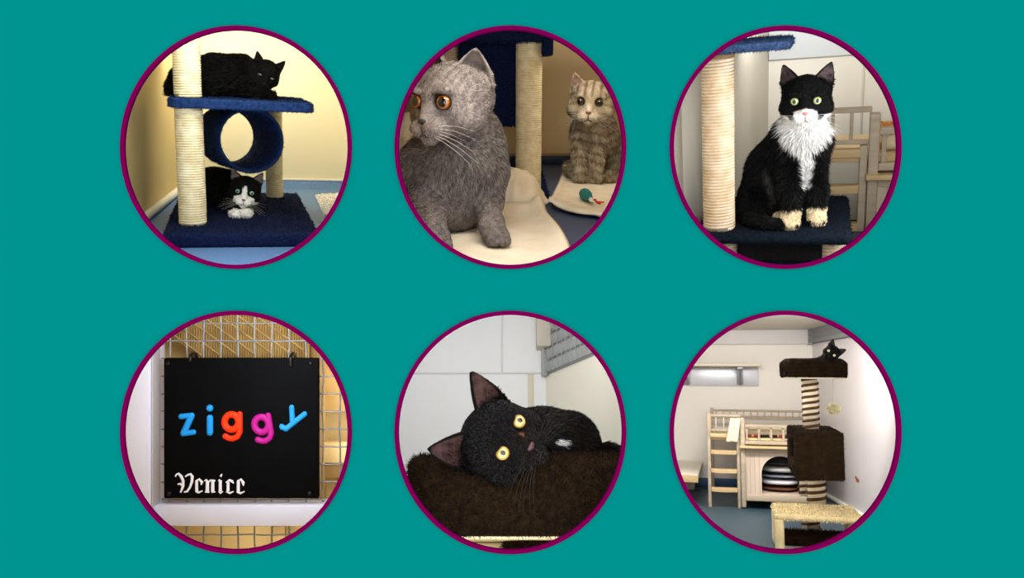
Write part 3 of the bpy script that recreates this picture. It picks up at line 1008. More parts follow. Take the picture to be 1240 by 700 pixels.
def gee(dx, dy, rot):
    c = (281, 511)
    def T_(p):
        x, y = p[0] - c[0], p[1] - c[1]
        return (c[0] + dx + x * math.cos(rot) - y * math.sin(rot), c[1] + dy + x * math.sin(rot) + y * math.cos(rot))
    return [([T_(p) for p in ring(280.6, 511, 8.4, 9.2)], 4.2), ([T_(p) for p in ((290.4, 501.6), (290.4, 523), (288, 528.5), (282.5, 531.2), (277, 530.6), (273, 528.2))], 3.7)]
letter('orange', gee(0, 0, 0), (236, 52, 12), 'orange-red magnet letter g in the middle of the name')
letter('magenta', gee(36.2, 3, -.17), (176, 22, 140), 'magenta magnet letter g between orange g and blue y')
letter('azure', [([(353.4, 493.2), (354.2, 510)], 3.3), ([(369, 501.2), (346.5, 519.4), (341.8, 517.4)], 3.3), ([(346.5, 519.4), (341.2, 516.4)], 3.2)], (34, 150, 240), 'bright blue tilted magnet letter y at the right end')

# reed screen and timber behind the mesh
def reed_screen():
    Y = 2.0
    base = pt4(286, 470, Y)
    mb = MB()
    u = R4.mpp(286, 420, Y)
    x = 199.0
    i = 0
    while x < 374:
        yb_ = 432 + 30 if x > 246 else 404 + (x - 199) * .62
        mb.tube([pt4(x, 354 , Y), pt4(x, yb_, Y)], 1.55 * u, 6)
        x += 3.0; i += 1
    reed_m = mat('reed', (168, 138, 82), .7, scale=30, rgb2=(196, 166, 106), stretch=(1, 1, .15))
    T = Thing(R4, 'reed_screen', 'tan reed screen behind the mesh above the name board', 'screen', base)
    T.part('reeds', mb, reed_m)
    tw = MB()
    for k in range(-7, 9):
        P, Q = (200 + k * 22, 350), (200 + k * 22 + 110, 430)
        pts = []
        for s in range(13):
            x_, y_ = P[0] + (Q[0] - P[0]) * s / 12, P[1] + (Q[1] - P[1]) * s / 12
            lim = 432 if x_ > 246 else 404 + (x_ - 199) * .62
            if 199 < x_ < 374 and y_ < lim:
                pts.append(pt4(x_, y_, Y - 2.2 * u))
        if len(pts) > 2:
            tw.tube(pts, 1.15 * u, 6)
    T.part('cross_weave', tw, mat('reed_pale', (206, 178, 118), .7, var=.12, scale=50))
reed_screen()
tim = mat('timber', (196, 164, 104), .6, scale=8, rgb2=(212, 180, 120), stretch=(5, 1, .5))
tim_d = mat('timber_dark', (170, 140, 88), .6, scale=8, rgb2=(184, 154, 100), stretch=(5, 1, .5))
T4t = Thing(R4, 'timber_frame', 'tan timber frame behind the mesh at the right of the board', 'timber frame', pt4(400, 690, 2.04))
T4t.part('upright', r4box(376, 391, 352, 694, 2.02, 2.06), tim_d)
T4t.part('crosspiece', r4box(391, 442, 536, 561, 2.03, 2.06), mat('timber_light', (232, 204, 140), .6, scale=8, rgb2=(238, 212, 152)))
T4t.part('panel', r4box(391, 442, 562, 580, 2.045, 2.06), tim_d)
T4t.part('panel', r4box(391, 442, 430, 500, 2.045, 2.06), tim)
T4t.part('lower_stud', r4box(330, 345, 637, 694, 2.045, 2.06), tim_d)

# ================================================================== ROOM 5: kitten on the brown bed
R5 = Room(617, 523, 690, (617, 740, 1.8))
yb5 = 2.5
w5 = mat('white_board_wall', (238, 238, 238), .5, scale=2, rgb2=(242, 242, 242), spec=.3)
w5r = mat('cream_board_wall', (238, 232, 214), .6, scale=2, rgb2=(242, 237, 220), spec=.3)
shell(R5, yb5, w5, 'ltb', w5)
c5 = R5.P(661, 455, y=yb5)
p5 = R5.P(720, 430, z=c5.z)
d5 = Vector((p5.x - c5.x, p5.y - c5.y, 0)).normalized()
n5 = Vector((-d5.y, d5.x, 0))
if n5.x > 0: n5 = -n5
A5 = Vector((c5.x, c5.y, 0))
vwall(R5, 'wall_right', A5, A5 + d5 * 1.2, -.6, 1.5, w5r, side=1 if Vector((-d5.y, d5.x, 0)).x > 0 else -1)
joint5 = mat('grey_joint', (222, 222, 222), .6)
zl = R5.P(560, 452, y=yb5).z
structure(R5, 'trim_1', MB().box((R5.P(458, 450, y=yb5).x, yb5 - .004, zl - .003), (c5.x, yb5, zl + .003), .001), joint5)
xq = R5.P(608, 420, y=yb5).x
structure(R5, 'trim_2', MB().box((xq - .003, yb5 - .004, zl), (xq + .003, yb5, 1.3), .001), joint5)
xq0, xq1 = R5.P(639.5, 470, y=yb5).x, R5.P(646, 470, y=yb5).x
structure(R5, 'trim_3', MB().box((xq0, yb5 - .006, 0), (xq1, yb5, zl - .004), .002), mat('beige_strip', (222, 210, 186), .6))
# boxed-in beam end up in the corner
ba, bb_ = R5.P(650, 419, y=yb5 - .06), R5.P(667, 372, y=yb5 - .06)
structure(R5, 'trim_4', MB().box((ba.x, yb5 - .06, ba.z), (bb_.x, yb5, bb_.z + .3), .004), mat('beige_box', (204, 194, 178), .6))
# louvred window in the right wall
def louvre(r, A, d, n, s0, s1, z0, z1, nsl, name, m_dark, m_slat):
    mb = MB()
    def P(s, z, o): return on_wall(A, d, n, s, z, o)
    vs = [P(s0, z0, .003), P(s1, z0, .003), P(s1, z1, .003), P(s0, z1, .003)]
    mb.add(vs, [(0, 1, 2, 3)])
    o = structure(r, name, mb, m_dark); solidify(o, .003, 0)
    sl = MB()
    for k in range(nsl):
        z = z0 + (z1 - z0) * (k + .15) / nsl
        h = (z1 - z0) / nsl * .6
        q = [P(s0, z, .008), P(s1, z, .008), P(s1, z + h, .018), P(s0, z + h, .018)]
        q2 = [v + Vector((0, 0, .002)) for v in q]
        sl.add(q + q2, [(0, 1, 2, 3), (7, 6, 5, 4), (0, 4, 5, 1), (2, 6, 7, 3), (1, 5, 6, 2), (3, 7, 4, 0)])
    nv = int((s1 - s0) / (h * 1.1))
    for k in range(nv):
        s = s0 + (s1 - s0) * (k + .5) / nv
        sl.tube([P(s, z0, .02), P(s, z1, .02)], .0012, 5)
    sl.tube([P(s0, z0 - .004, .01), P(s0, z1, .01)], .011, 8)
    c = structure(r, name + '_louvre', sl, m_slat)
    c.parent = o
    c.matrix_parent_inverse = Matrix.Identity(4); c.matrix_local = Matrix.Identity(4)
    return o
gl_d = mat('louvre_dark', (146, 148, 147), .5)
gl_s = mat('louvre_grey', (172, 174, 172), .5)
louvre(R5, A5, d5, n5, .012, .6, c5.z, c5.z + .36, 9, 'window_1', gl_d, gl_s)

def plush_bed():
    r = R5
    Yf = 1.66
    x0, x1 = r.P(495, 600, y=Yf + .05).x, r.P(771, 600, y=Yf + .05).x
    z1 = r.P(617, 551, y=Yf + .01).z; z0 = r.P(617, 650, y=Yf).z
    dep = .46
    cx_, cy_ = (x0 + x1) / 2, Yf + dep / 2
    T = Thing(r, 'cat_bed', 'dark brown plush cat bed with high walls under the lying kitten', 'cat bed', (cx_, cy_, z0))
    def loop(inset, z, rc=.055, n=14):
        hx, hy = (x1 - x0) / 2 - inset, dep / 2 - inset
        rc = max(.02, rc - inset)
        out = []
        for (sx, sy, a0) in ((1, -1, -PI / 2), (1, 1, 0), (-1, 1, PI / 2), (-1, -1, PI)):
            for k in range(n):
                a = a0 + PI / 2 * k / (n - 1)
                out.append(Vector((cx_ + sx * (hx - rc) + rc * math.cos(a), cy_ + sy * (hy - rc) + rc * math.sin(a), z)))
        return out
    def skin(loops):
        mb = MB(); n = len(loops[0]); vs = [v for l in loops for v in l]
        fs = [(i * n + k, i * n + (k + 1) % n, (i + 1) * n + (k + 1) % n, (i + 1) * n + k) for i in range(len(loops) - 1) for k in range(n)]
        return mb.add(vs, fs, True)
    H = z1 - z0
    outer = skin([loop(.006, z0), loop(.0, z0 + .008)] + [loop(.0 - .004 * math.sin(PI * k / 6), z0 + .008 + (H - .02) * k / 6) for k in range(7)] +
                 [loop(.004, z1 - .006), loop(.012, z1), loop(.03, z1), loop(.038, z1 - .006), loop(.042, z1 - .02), loop(.042, z0 + .05)])
    w = T.part('wall_cushion', outer, brown_p)
    pile(T.o, outer, T.base, 60000, .0095, .0006, (36, 23, 11), fibre, 'plush_pile', lift=.5, curl=.6, cvar=.45)
    cu = MB()
    cu.grid(lambda u, v: Vector((x0 + .03 + (x1 - x0 - .06) * u, Yf + .03 + (dep - .06) * v, z0 + .055 + .02 * math.sin(PI * u) * math.sin(PI * v))), 16, 16)
    o = T.part('cushion', cu, brown_p); solidify(o, .02, -1)
    fl = skin([loop(.004, z0 + .004), loop(.0, z0 + .002), loop(.004, z0)])
    lo = loop(.004, z0); fl.add(lo, [tuple(reversed(range(len(lo))))]); lo = loop(.004, z0 + .004); fl.add(lo, [tuple(range(len(lo)))])
    fl.v = [(cx_ + (v[0] - cx_) * .985, cy_ + (v[1] - cy_) * .985, v[2] - .002) for v in fl.v]
    T.part('bottom_board', fl, mat('beige_fabric', (236, 220, 178), .8, bump=.2))
    pc = r.P(642, 655, y=cy_)
    T.part('post', MB().lathe([(0, .003), (.05, .003), (.05, z0 - .0015), (0, z0 - .0015)], (pc.x, cy_ - .07, 0), 24), brown_p)
    la, lb = r.P(520, 690, y=1.85), r.P(716, 657, y=1.85)
    T.part('lower_shelf', MB().box((la.x, 1.85, la.z + .002), (lb.x, 2.05, lb.z), .006, 3), MATS['beige_fabric'])
    pl = MB().lathe([(.05, z0 - .03), (.052, z0 - .02), (.052, z0 - .004)], (pc.x, cy_ - .07, 0), 24)
    pile(T.o, pl, T.base, 1500, .014, .0007, (40, 27, 13), fibre, 'post_pile', lift=.6, curl=.8)
    return dict(Yf=Yf, z1=z1, z0=z0, cy=cy_, x0=x0, x1=x1)
t5 = plush_bed()
# ================================================================== ROOM 6: brown cat tree and toy bed
R6 = Room(951, 523, 460, (985, 665, 2.25), vx=888)
yb6 = R6.P(840, 589, z=0).y
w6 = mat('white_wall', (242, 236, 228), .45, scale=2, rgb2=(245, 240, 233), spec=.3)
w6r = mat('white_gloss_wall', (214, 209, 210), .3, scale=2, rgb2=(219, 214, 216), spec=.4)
shell(R6, yb6, w6, 'lrtb', w6)
c6 = R6.P(984.5, 450, y=yb6)
A6 = Vector((c6.x, c6.y, 0))
p6 = R6.P(1014, 609.5, z=0)
d6 = Vector((p6.x - A6.x, p6.y - A6.y, 0)).normalized()
n6 = Vector((-d6.y, d6.x, 0))
if n6.x > 0: n6 = -n6
L6 = 2.2
E6 = A6 + d6 * L6
zc6 = R6.P(900, 400, y=yb6).z
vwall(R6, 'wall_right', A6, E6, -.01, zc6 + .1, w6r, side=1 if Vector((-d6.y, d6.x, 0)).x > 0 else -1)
fl6 = mat('teal_grey_vinyl', (48, 70, 82), .45, scale=250, rgb2=(62, 86, 98), spec=.35)
nl = R6.near(790, 692); nr6 = R6.near(1112, 692)
xl6 = R6.P(788, 589, y=yb6).x
structure(R6, 'floor', MB().add([(xl6 - .05, yb6, 0), (A6.x, yb6, 0), (E6.x, E6.y, 0), (nr6.x, nr6.y + .05, 0), (nl.x, nl.y + .05, 0)], [(0, 4, 3, 2, 1)]), fl6)
ce6 = mat('grey_ceiling', (206, 202, 194), .7)
structure(R6, 'ceiling', MB().add([(xl6 - .3, yb6, zc6), (A6.x + .02, yb6, zc6), (E6.x + .02, E6.y, zc6), (xl6 - .3, E6.y, zc6)], [(0, 1, 2, 3)]), ce6)
zb1 = R6.P(900, 417, y=yb6 - .03).z
structure(R6, 'trim_1', MB().box((xl6 - .1, yb6 - .03, zb1), (A6.x, yb6, zc6), .003), mat('pale_beam', (224, 222, 222), .5))
sk6 = mat('blue_skirting', (58, 92, 132), .45)
structure(R6, 'baseboard_back', MB().box((xl6 - .1, yb6 - .008, 0), (A6.x, yb6, R6.P(840, 578, y=yb6).z), .002), sk6)
structure(R6, 'baseboard_right', MB().tube([A6 + d6 * s + n6 * .004 + Vector((0, 0, .008)) for s in np.linspace(.02, L6, 12)], .009, 6), white_tr)
lz0 = R6.P(984.5, 416.5, y=yb6).z
louvre(R6, A6, d6, n6, .01, 1.0, lz0, zc6 + .06, 6, 'window_1', mat('louvre_shade', (84, 86, 86), .5), mat('louvre_mid', (132, 134, 134), .5))
# rust-coloured smear on the right wall
def smear():
    import itertools
    # where the sight point lies on the wall plane
    e = Vector((0, 0, R6.h)); dr = R6.R.transposed() @ ray(1038.5, 581.5)
    t = ((A6 - e).dot(n6)) / dr.dot(n6)
    c = e + dr * t
    mb = MB()
    M_ = Matrix((d6, n6, Vector((0, 0, 1)))).transposed()
    mb.ball(c + n6 * .0006, (.02, .0012, .007), 12, M_)
    mb.ball(c + d6 * -.016 + Vector((0, 0, .006)) + n6 * .0006, (.012, .001, .005), 10, M_)
    solo(R6, 'stain', mb, mat('rust_stain', (150, 92, 48), .8), 'small rust-brown smear on the white right wall beside the brown tree', 'stain', c)
smear()

# wall shelf with glossy splash panel and brackets
def wall_shelf():
    r = R6
    Y1 = yb6 - .10
    zt_, zb_ = r.P(880, 440, y=Y1).z, r.P(880, 443.5, y=Y1).z
    xa, xb = r.P(800, 441, y=Y1).x, r.P(921, 441, y=Y1).x
    T = Thing(r, 'wall_shelf', 'long cream wall shelf on metal brackets above a glossy panel', 'shelf', ((xa + xb) / 2, yb6, zb_))
    T.part('board', MB().box((xa, Y1, zb_), (xb, yb6 - .002, zt_), .003), mat('cream_laminate', (240, 230, 208), .4))
    zp = r.P(880, 467.5, y=yb6 - .006).z
    T.part('glossy_panel', MB().box((xa, yb6 - .008, zp), (r.P(918, 450, y=yb6).x, yb6 - .002, zb_ - .004), .001), mat('brushed_panel', (206, 208, 216), .3, var=.06, scale=6, metal=.2, bump=.15, bscale=14))
    for px_ in (832, 896):
        xx = r.P(px_, 455, y=yb6).x
        b = MB().box((xx - .012, yb6 - .016, r.P(px_, 466, y=yb6).z), (xx + .012, yb6 - .008, zb_), .002)
        b.box((xx - .012, Y1 + .01, zb_ - .012), (xx + .012, yb6 - .008, zb_ - .0005), .002)
        b.tube([(xx, Y1 + .02, zb_ - .008), (xx, yb6 - .012, zb_ - .07)], .006, 6)
        T.part('bracket', b, mat('bracket_steel', (150, 152, 160), .4, metal=.5))
wall_shelf()

def bench():
    r = R6
    Yf = yb6 - .48
    zt_ = r.P(830, 574.5, y=Yf).z
    xa, xb = r.P(798, 575, y=Yf).x, r.P(845.5, 575, y=Yf).x
    T = Thing(r, 'bench', 'low cream bench against the wall left of the toy bed ladder', 'bench', ((xa + xb) / 2 - .05, Yf + .2, 0))
    cl = mat('cream_board', (232, 226, 208), .5)
    T.part('top', MB().box((xa, Yf, zt_ - .02), (xb, yb6 - .012, zt_), .003), cl)
    T.part('front_edge', MB().box((xa, Yf - .006, zt_ - .026), (xb, Yf, zt_ - .001), .002), wood_y)
    T.part('leg', MB().box((xa + .02, Yf + .06, 0), (xa + .07, Yf + .12, zt_ - .02), .003), cl)
    T.part('leg', MB().box((xa + .05, yb6 - .1, 0), (xa + .1, yb6 - .05, zt_ - .02), .003), cl)
    T.part('bracket', MB().box((xb - .1, yb6 - .06, zt_ - .12), (xb - .08, yb6 - .012, zt_ - .02), .003), cl)
bench()

# toy bed
Yt6 = R6.P(898, 616, z=0).y
u6 = R6.P(900, 503, y=Yt6).z / 114
T6b, X6, Z6 = toy_bed(R6, R6.P(897, 560, y=Yt6).x, Yt6, u6, 'wooden toy bunk bed with ladder and arched doorway behind the brown cat tree', .44)
def on_bed():
    r = R6
    Y = Yt6
    # mattress with a patterned border, lying on the deck
    x0, x1 = X6(903.5), X6(979)
    z0 = Z6(531)
    T = Thing(r, 'toy_mattress', 'cream toy mattress with red and black border on top of the toy bed', 'mattress', ((x0 + x1) / 2, Y + .2, z0))
    T.part('pad', MB().box((x0, Y + .03, z0 + .001), (x1, Y + .40, Z6(520)), .012, 3), mat('cream_cotton', (236, 222, 190), .9, var=.04, scale=20))
    bd = MB(); rd = MB()
    k = 0
    x = x0 + .004
    rnd = random.Random(4)
    while x < x1 - .02:
        w = rnd.uniform(.012, .03)
        (rd if rnd.random() < .45 else bd).box((x, Y + .026, Z6(531) + .003), (x + w, Y + .0295, Z6(527.2)), .001)
        x += w + rnd.uniform(.002, .012)
    T.part('border', bd, mat('black_print', (36, 26, 30), .9), label='black border print')
    T.part('border', rd, mat('red_print', (150, 36, 36), .9), label='red border print')
    # cream cloth hung over the rail
    cx0, cx1 = X6(885.5), X6(897)
    ys = Y - .012
    def fn(u, v):
        w = (v - .25)
        z = Z6(507) - abs(w) * (Z6(507) - Z6(535.5)) / .75 if v > .25 else Z6(507) - abs(w) * .3
        yy = ys - .006 * math.sin(u * 9) if v > .25 else ys + .035 * math.cos(v / .25 * PI / 2)
        lean = -.02 * max(0, v - .3)
        return Vector((cx0 + (cx1 - cx0) * (u * (1 + .15 * v)) + lean, yy, max(z, Z6(536))))
    m = MB().grid(fn, 12, 20)
    o = solo(r, 'cloth', m, mat('cream_cotton', (236, 222, 190), .9), 'cream cloth hung over the toy bed rail beside the ladder', 'cloth', ((cx0 + cx1) / 2, ys, Z6(507)))
    solidify(o, .004, 0)
    # cushions in the doorway
    def cushion(z_lo, z_hi, xa, xb, rgb, rgb2, label, fuzz, sag=.0):
        cx, hx = (X6(xa) + X6(xb)) / 2, (X6(xb) - X6(xa)) / 2
        cz, hz = (Z6(z_lo) + Z6(z_hi)) / 2 + .003, (Z6(z_hi) - Z6(z_lo)) / 2 * .8
        mb = MB()
        n, k = 28, 14
        vs, fs = [], []
        def sp(c, e): return math.copysign(abs(c) ** e, c)
        for i in range(k + 1):
            p = -PI / 2 + PI * i / k
            for j in range(n):
                q = 2 * PI * j / n
                wob = 1 + .05 * math.sin(3 * q + z_lo)
                vs.append((cx + hx * sp(math.cos(p), .5) * sp(math.cos(q), .6), Y + .2 + .16 * sp(math.cos(p), .5) * sp(math.sin(q), .6), cz + hz * sp(math.sin(p), .8) * wob))
        for i in range(k):
            for j in range(n):
                l = (j + 1) % n
                fs.append((i * n + j, i * n + l, (i + 1) * n + l, (i + 1) * n + j))
        mb.add(vs, fs, True)
        base = (cx, Y + .2, Z6(z_lo))
        o = solo(r, 'cushion', mb, mat('cushion_%d' % rgb[0], rgb, .95, scale=12, rgb2=rgb2, bump=.15, bscale=60), label, 'cushion', base, 'cushions in the toy bed doorway')
    cushion(598, 592.6, 921, 968, (96, 58, 36), (120, 76, 50), 'flat brown mat at the bottom of the doorway stack', None)
    cushion(592.6, 582.5, 920, 969, (196, 196, 204), (228, 226, 230), 'white fleece cushion in the toy bed doorway above the brown mat', (222, 222, 228))
    cushion(582.5, 577.5, 919, 969, (112, 116, 126), (140, 144, 152), 'dark grey folded blanket between the two pale cushions', None)
    cushion(577.5, 566, 919, 970, (176, 174, 172), (212, 210, 206), 'fluffy grey cushion topmost of the doorway stack', (204, 202, 198))
    cushion(566, 562.6, 922, 966, (66, 68, 76), (84, 86, 94), 'thin charcoal blanket lying on the fluffy grey cushion', None)
on_bed()

# tall brown cat tree
stripe_m = None
def stripe_mat():
    return mat('cream_cord', (228, 214, 186), .85, scale=40, rgb2=(244, 232, 206), bump=.4, bscale=400), mat('brown_cord', (70, 44, 22), .9, scale=40, rgb2=(92, 60, 34), bump=.4, bscale=400)
def striped_post(T, cx, cy, z0, z1, R, pitch, name='post'):
    """cream post with a brown cord band wound round it"""
    cm, bm_ = stripe_mat()
    mb = MB().lathe([(0, z0), (R, z0), (R, z1), (0, z1)], (cx, cy, 0), 26)
    p = T.part(name, mb, cm)
    st = MB()
    turns = (z1 - z0) / pitch
    n = int(turns * 24)
    hw = pitch * .24
    vs, fs = [], []
    ph = random.random() * 6
    for i in range(n + 1):
        q = 2 * PI * i / 24 + ph
        zc = z0 + hw + (z1 - z0 - 2 * hw) * i / n
        for (dr, dz) in ((-.001, -hw), (.0035, -hw * .6), (.0035, hw * .6), (-.001, hw)):
            vs.append((cx + (R + dr) * math.cos(q), cy + (R + dr) * math.sin(q), zc + dz))
    for i in range(n):
        for k in range(3):
            fs.append((i * 4 + k, i * 4 + k + 1, i * 4 + 5 + k, i * 4 + 4 + k))
    st.add(vs, fs, True)
    subpart(p, 'brown_stripe', st, bm_, T.base)
    return p
def cat_tree_six():
    r = R6
    mid = r.P(985, 640, z=0)
    Yc = 2.42
    T = Thing(r, 'cat_tree', 'tall brown plush cat tree with striped posts and bed on top', 'cat tree', (r.P(985, 600, y=Yc).x, Yc, 0))
    beige = mat('beige_plush', (206, 186, 142), .95, scale=30, rgb2=(226, 208, 166), bump=.6, bscale=250, spec=.05)
    def bx(x0, x1, y0, y1, Y0, Y1, bev=.012):
        a, b = r.P(x0, y1, y=Y0), r.P(x1, y0, y=Y0)
        return MB().box((a.x, Y0, a.z), (b.x, Y1, b.z), bev, 3)
    # beige bench at the foot: top and legs down to the floor
    Y0 = 2.12
    a, b = r.P(938, 630, y=Y0), r.P(1050, 624, y=Y0)
    ztop = r.P(985, 625, y=Y0).z; zlow = r.P(985, 632, y=Y0).z
    xl, xr = r.P(938.5, 628, y=Y0).x, r.P(1046, 628, y=Y0).x
    Y1 = r.P(985, 610.5, z=ztop).y
    tp = MB().box((xl, Y0, zlow), (xr, Y1, ztop), .012, 3)
    T.part('bench_top', tp, beige)
    lw = r.P(950, 640, y=Y0).x - xl
    for (x0, x1) in ((xl, xl + lw), (xr - lw, xr)):
        for (ya, yb__) in ((Y0, Y0 + .05), (Y1 - .05, Y1)):
            T.part('bench_leg', MB().box((x0, ya, 0), (x1, yb__, zlow + .006), .01, 3), beige)
    pile(T.o, tp, T.base, 9000, .0035, .0008, (218, 200, 158), fibre, 'bench_pile')
    # brown plinth with grey base under it
    pz1 = r.P(980, 641, y=2.34).z
    Yp0 = 2.2
    pl = MB().box((xl + .01, Yp0, .013), (r.P(1030, 650, y=2.26).x, Y1 + .02, .032), .008, 3)
    T.part('plinth', pl, brown_p)
    T.part('foot_board', MB().box((xl + .02, Yp0 - .03, 0), (xr - .02, Y1 + .04, .014), .005, 3), mat('grey_plush', (150, 146, 136), .95, var=.1, scale=40, bump=.5))
    pile(T.o, pl, T.base, 5000, .006, .0008, (52, 34, 18), fibre, 'plinth_pile')
    # posts
    cp = r.P(982, 640, y=Yc - .06)
    xq = r.P(982, 640, y=2.36).x
    striped_post(T, xq, 2.36, .031, zlow + .004, 10.2 * r.mpp(982, 640, 2.36), .0165, 'lower_post')
    x1_ = r.P(989, 600, y=2.34).x; R1_ = 11 * r.mpp(989, 600, 2.34)
    Yk0 = 2.22
    zk0, zk1 = r.P(995, 582, y=Yk0).z, r.P(995, 523.5, y=Yk0).z
    striped_post(T, x1_, 2.34, ztop, zk0 + .004, R1_, .0195, 'middle_post')
    x2_ = r.P(977, 600, y=2.47).x
    striped_post(T, x2_, 2.47, ztop, zk0 + .004, 8.5 * r.mpp(977, 600, 2.47), .0195, 'rear_post')
    # cube house, open on its left side
    kl, kr = r.P(962.5, 550, y=Yk0).x, r.P(1022.5, 550, y=Yk0).x
    Yk1 = Yk0 + .30
    th = .018
    house = MB()
    house.box((kl, Yk0, zk0), (kr, Yk0 + th, zk1), .005, 2)
    house.box((kl, Yk1 - th, zk0), (kr, Yk1, zk1), .008, 2)
    house.box((kl, Yk0, zk1 - th), (kr, Yk1, zk1), .008, 2)
    house.box((kl, Yk0, zk0), (kr, Yk1, zk0 + th), .008, 2)
    house.box((kr - th, Yk0, zk0), (kr, Yk1, zk1), .008, 2)
    # left panel with a round-cornered opening
    ym, zm = (Yk0 + Yk1) / 2, (zk0 + zk1) / 2
    house.box((kl, Yk0, zk0), (kl + th, Yk0 + .05, zk1), .008, 2)
    house.box((kl, Yk1 - .05, zk0), (kl + th, Yk1, zk1), .008, 2)
    house.box((kl, Yk0, zk0), (kl + th, Yk1, zk0 + .035), .008, 2)
    house.box((kl, Yk0, zk1 - .03), (kl + th, Yk1, zk1), .008, 2)
    T.part('cube_house', house, brown_p)
    pile(T.o, house, T.base, 16000, .003, .0006, (30, 20, 10), fibre, 'house_pile', lift=.6)
    # upper post and round bed
    xu = r.P(981.5, 490, y=2.36).x
    Ru = 9.2 * r.mpp(981, 490, 2.36)
    zb0 = r.P(984, 457, y=2.36).z
    zb0f = zb0
    zb1 = r.P(984, 434.5, y=2.25).z
    striped_post(T, xu, 2.36, zk1, zb0 + .006, Ru, .0165, 'upper_post')
    bc = r.P(984.6, 446, y=2.36)
    Rb = 40 * r.mpp(984, 446, 2.36)
    H = zb1 - zb0
    prof = [(Rb * .97, 0), (Rb, .006), (Rb * 1.005, H * .5), (Rb, H - .01), (Rb - .012, H), (Rb - .03, H), (Rb - .04, H - .012), (Rb - .042, .04), (0, .035)]
    bed = MB().lathe(prof, (bc.x, 2.36, zb0), 48)
    T.part('bed', bed, brown_p)
    pile(T.o, bed, T.base, 16000, .003, .0006, (32, 21, 10), fibre, 'bed_pile', lift=.6)
    T.part('bed_underside', MB().lathe([(0, -.004), (Rb * .965, -.004), (Rb * .97, .001), (0, .001)], (bc.x, 2.36, zb0), 40), mat('pale_board', (206, 196, 178), .7))
    return dict(bc=bc, Rb=Rb, zb0=zb0, zb1=zb1, T=T)
t6 = cat_tree_six()
def dangle():
    r = R6
    Y = 2.40
    a = r.P(1008.8, 455, y=Y); c = r.P(1009.2, 495.3, y=Y)
    top = Vector((a.x, Y, t6['zb0'] - .004))
    T = Thing(r, 'dangling_ball', 'cream pompom ball hanging on a cord from the tree bed', 'cat toy', c)
    u = r.mpp(1009, 495, Y)
    ballm = mat('cream_pompom', (240, 226, 184), .95, var=.08, scale=80, bump=.5)
    b = MB().ball(c, (6.6 * u, 6 * u, 5.2 * u), 18)
    T.part('pompom', b, ballm)
    pile(T.o, b, T.base, 1500, .006, .0008, (244, 232, 194), fibre, 'pompom_pile')
    T.part('cord', MB().tube([top, c + Vector((0, 0, 4.8 * u))], .0011, 6), mat('grey_cord', (190, 186, 178), .8))
dangle()
# ================================================================== cats: smooth-blended bodies meshed on a grid, with fur
def smoothstep(a, b, x):
    t = np.clip((x - a) / (b - a), 0, 1)
    return t * t * (3 - 2 * t)
_ND = np.random.default_rng(11).normal(0, 1, (3, 10, 3))
_NP = np.random.default_rng(12).random((3, 10)) * 6.28
def wnoise(p, f, k=0):
    """smooth noise in -1..1 at about f waves per unit"""
    o = np.zeros(len(p))
    for i in range(10):
        o += np.sin((p @ _ND[k, i]) * f * (1 + .15 * i) + _NP[k, i])
    return o / 4.0

class Body:
    def __init__(s, h):
        s.h, s.ops = h, []
    def add(s, kind, lo, hi, fn, k, sub=False):
        s.ops.append((kind, np.array(lo, float), np.array(hi, float), fn, k, sub))
    def ell(s, c, r, R=None, k=.02, sub=False):
        c = np.array(c, float); r = np.array(r, float)
        R = np.eye(3) if R is None else np.array(R, float)
        m = float(r.max())
        ext = np.sqrt(((R * r[None, :]) ** 2).sum(1))
        def fn(P):
            q = (P - c) @ R
            a = np.sqrt(((q / r) ** 2).sum(-1)); b = np.sqrt(((q / (r * r)) ** 2).sum(-1))
            return a * (a - 1) / np.maximum(b, 1e-9)
        s.add('ell', c - ext, c + ext, fn, k, sub)
    def rc(s, a, b, ra, rb, k=.02, sub=False):
        a = np.array(a, float); b = np.array(b, float)
        ba = b - a; L2 = float(ba @ ba) + 1e-12
        def fn(P):
            q = P - a
            t = np.clip((q @ ba) / L2, 0, 1)
            return np.sqrt(((q - t[..., None] * ba) ** 2).sum(-1)) - (ra + (rb - ra) * t)
        m = max(ra, rb)
        s.add('rc', np.minimum(a - ra, b - rb), np.maximum(a + ra, b + rb), fn, k, sub)
    def chain(s, pts, k=.02):
        for (a, ra), (b, rb) in zip(pts[:-1], pts[1:]):
            s.rc(a, b, ra, rb, k)
    def mesh(s, floor=None):
        lo = np.min([o[1] for o in s.ops if not o[5]], 0) - 4 * s.h
        hi = np.max([o[2] for o in s.ops if not o[5]], 0) + 4 * s.h
        n = np.ceil((hi - lo) / s.h).astype(int) + 1
        D = np.full(n, 1.0, dtype=np.float32)
        for kind, a, b, fn, k, sub in s.ops:
            pad = 2.2 * max(k, s.h * 2)
            i0 = np.maximum(0, np.floor((a - pad - lo) / s.h).astype(int)); i1 = np.minimum(n, np.ceil((b + pad - lo) / s.h).astype(int) + 1)
            if (i1 <= i0).any(): continue
            ax = [lo[d] + s.h * np.arange(i0[d], i1[d]) for d in range(3)]
            P = np.stack(np.meshgrid(*ax, indexing='ij'), -1)
            d = fn(P).astype(np.float32)
            sl = tuple(slice(i0[q], i1[q]) for q in range(3))
            E = D[sl]
            if sub:
                hh = np.clip(.5 - .5 * (d + E) / k, 0, 1)
                D[sl] = E * (1 - hh) + (-d) * hh + k * hh * (1 - hh)
            else:
                hh = np.clip(.5 + .5 * (E - d) / k, 0, 1)
                D[sl] = E * (1 - hh) + d * hh - k * hh * (1 - hh)
        if floor is not None:
            z = lo[2] + s.h * np.arange(n[2])
            D = np.maximum(D, (floor - z)[None, None, :].astype(np.float32))
        return surface_net(D, lo, s.h)

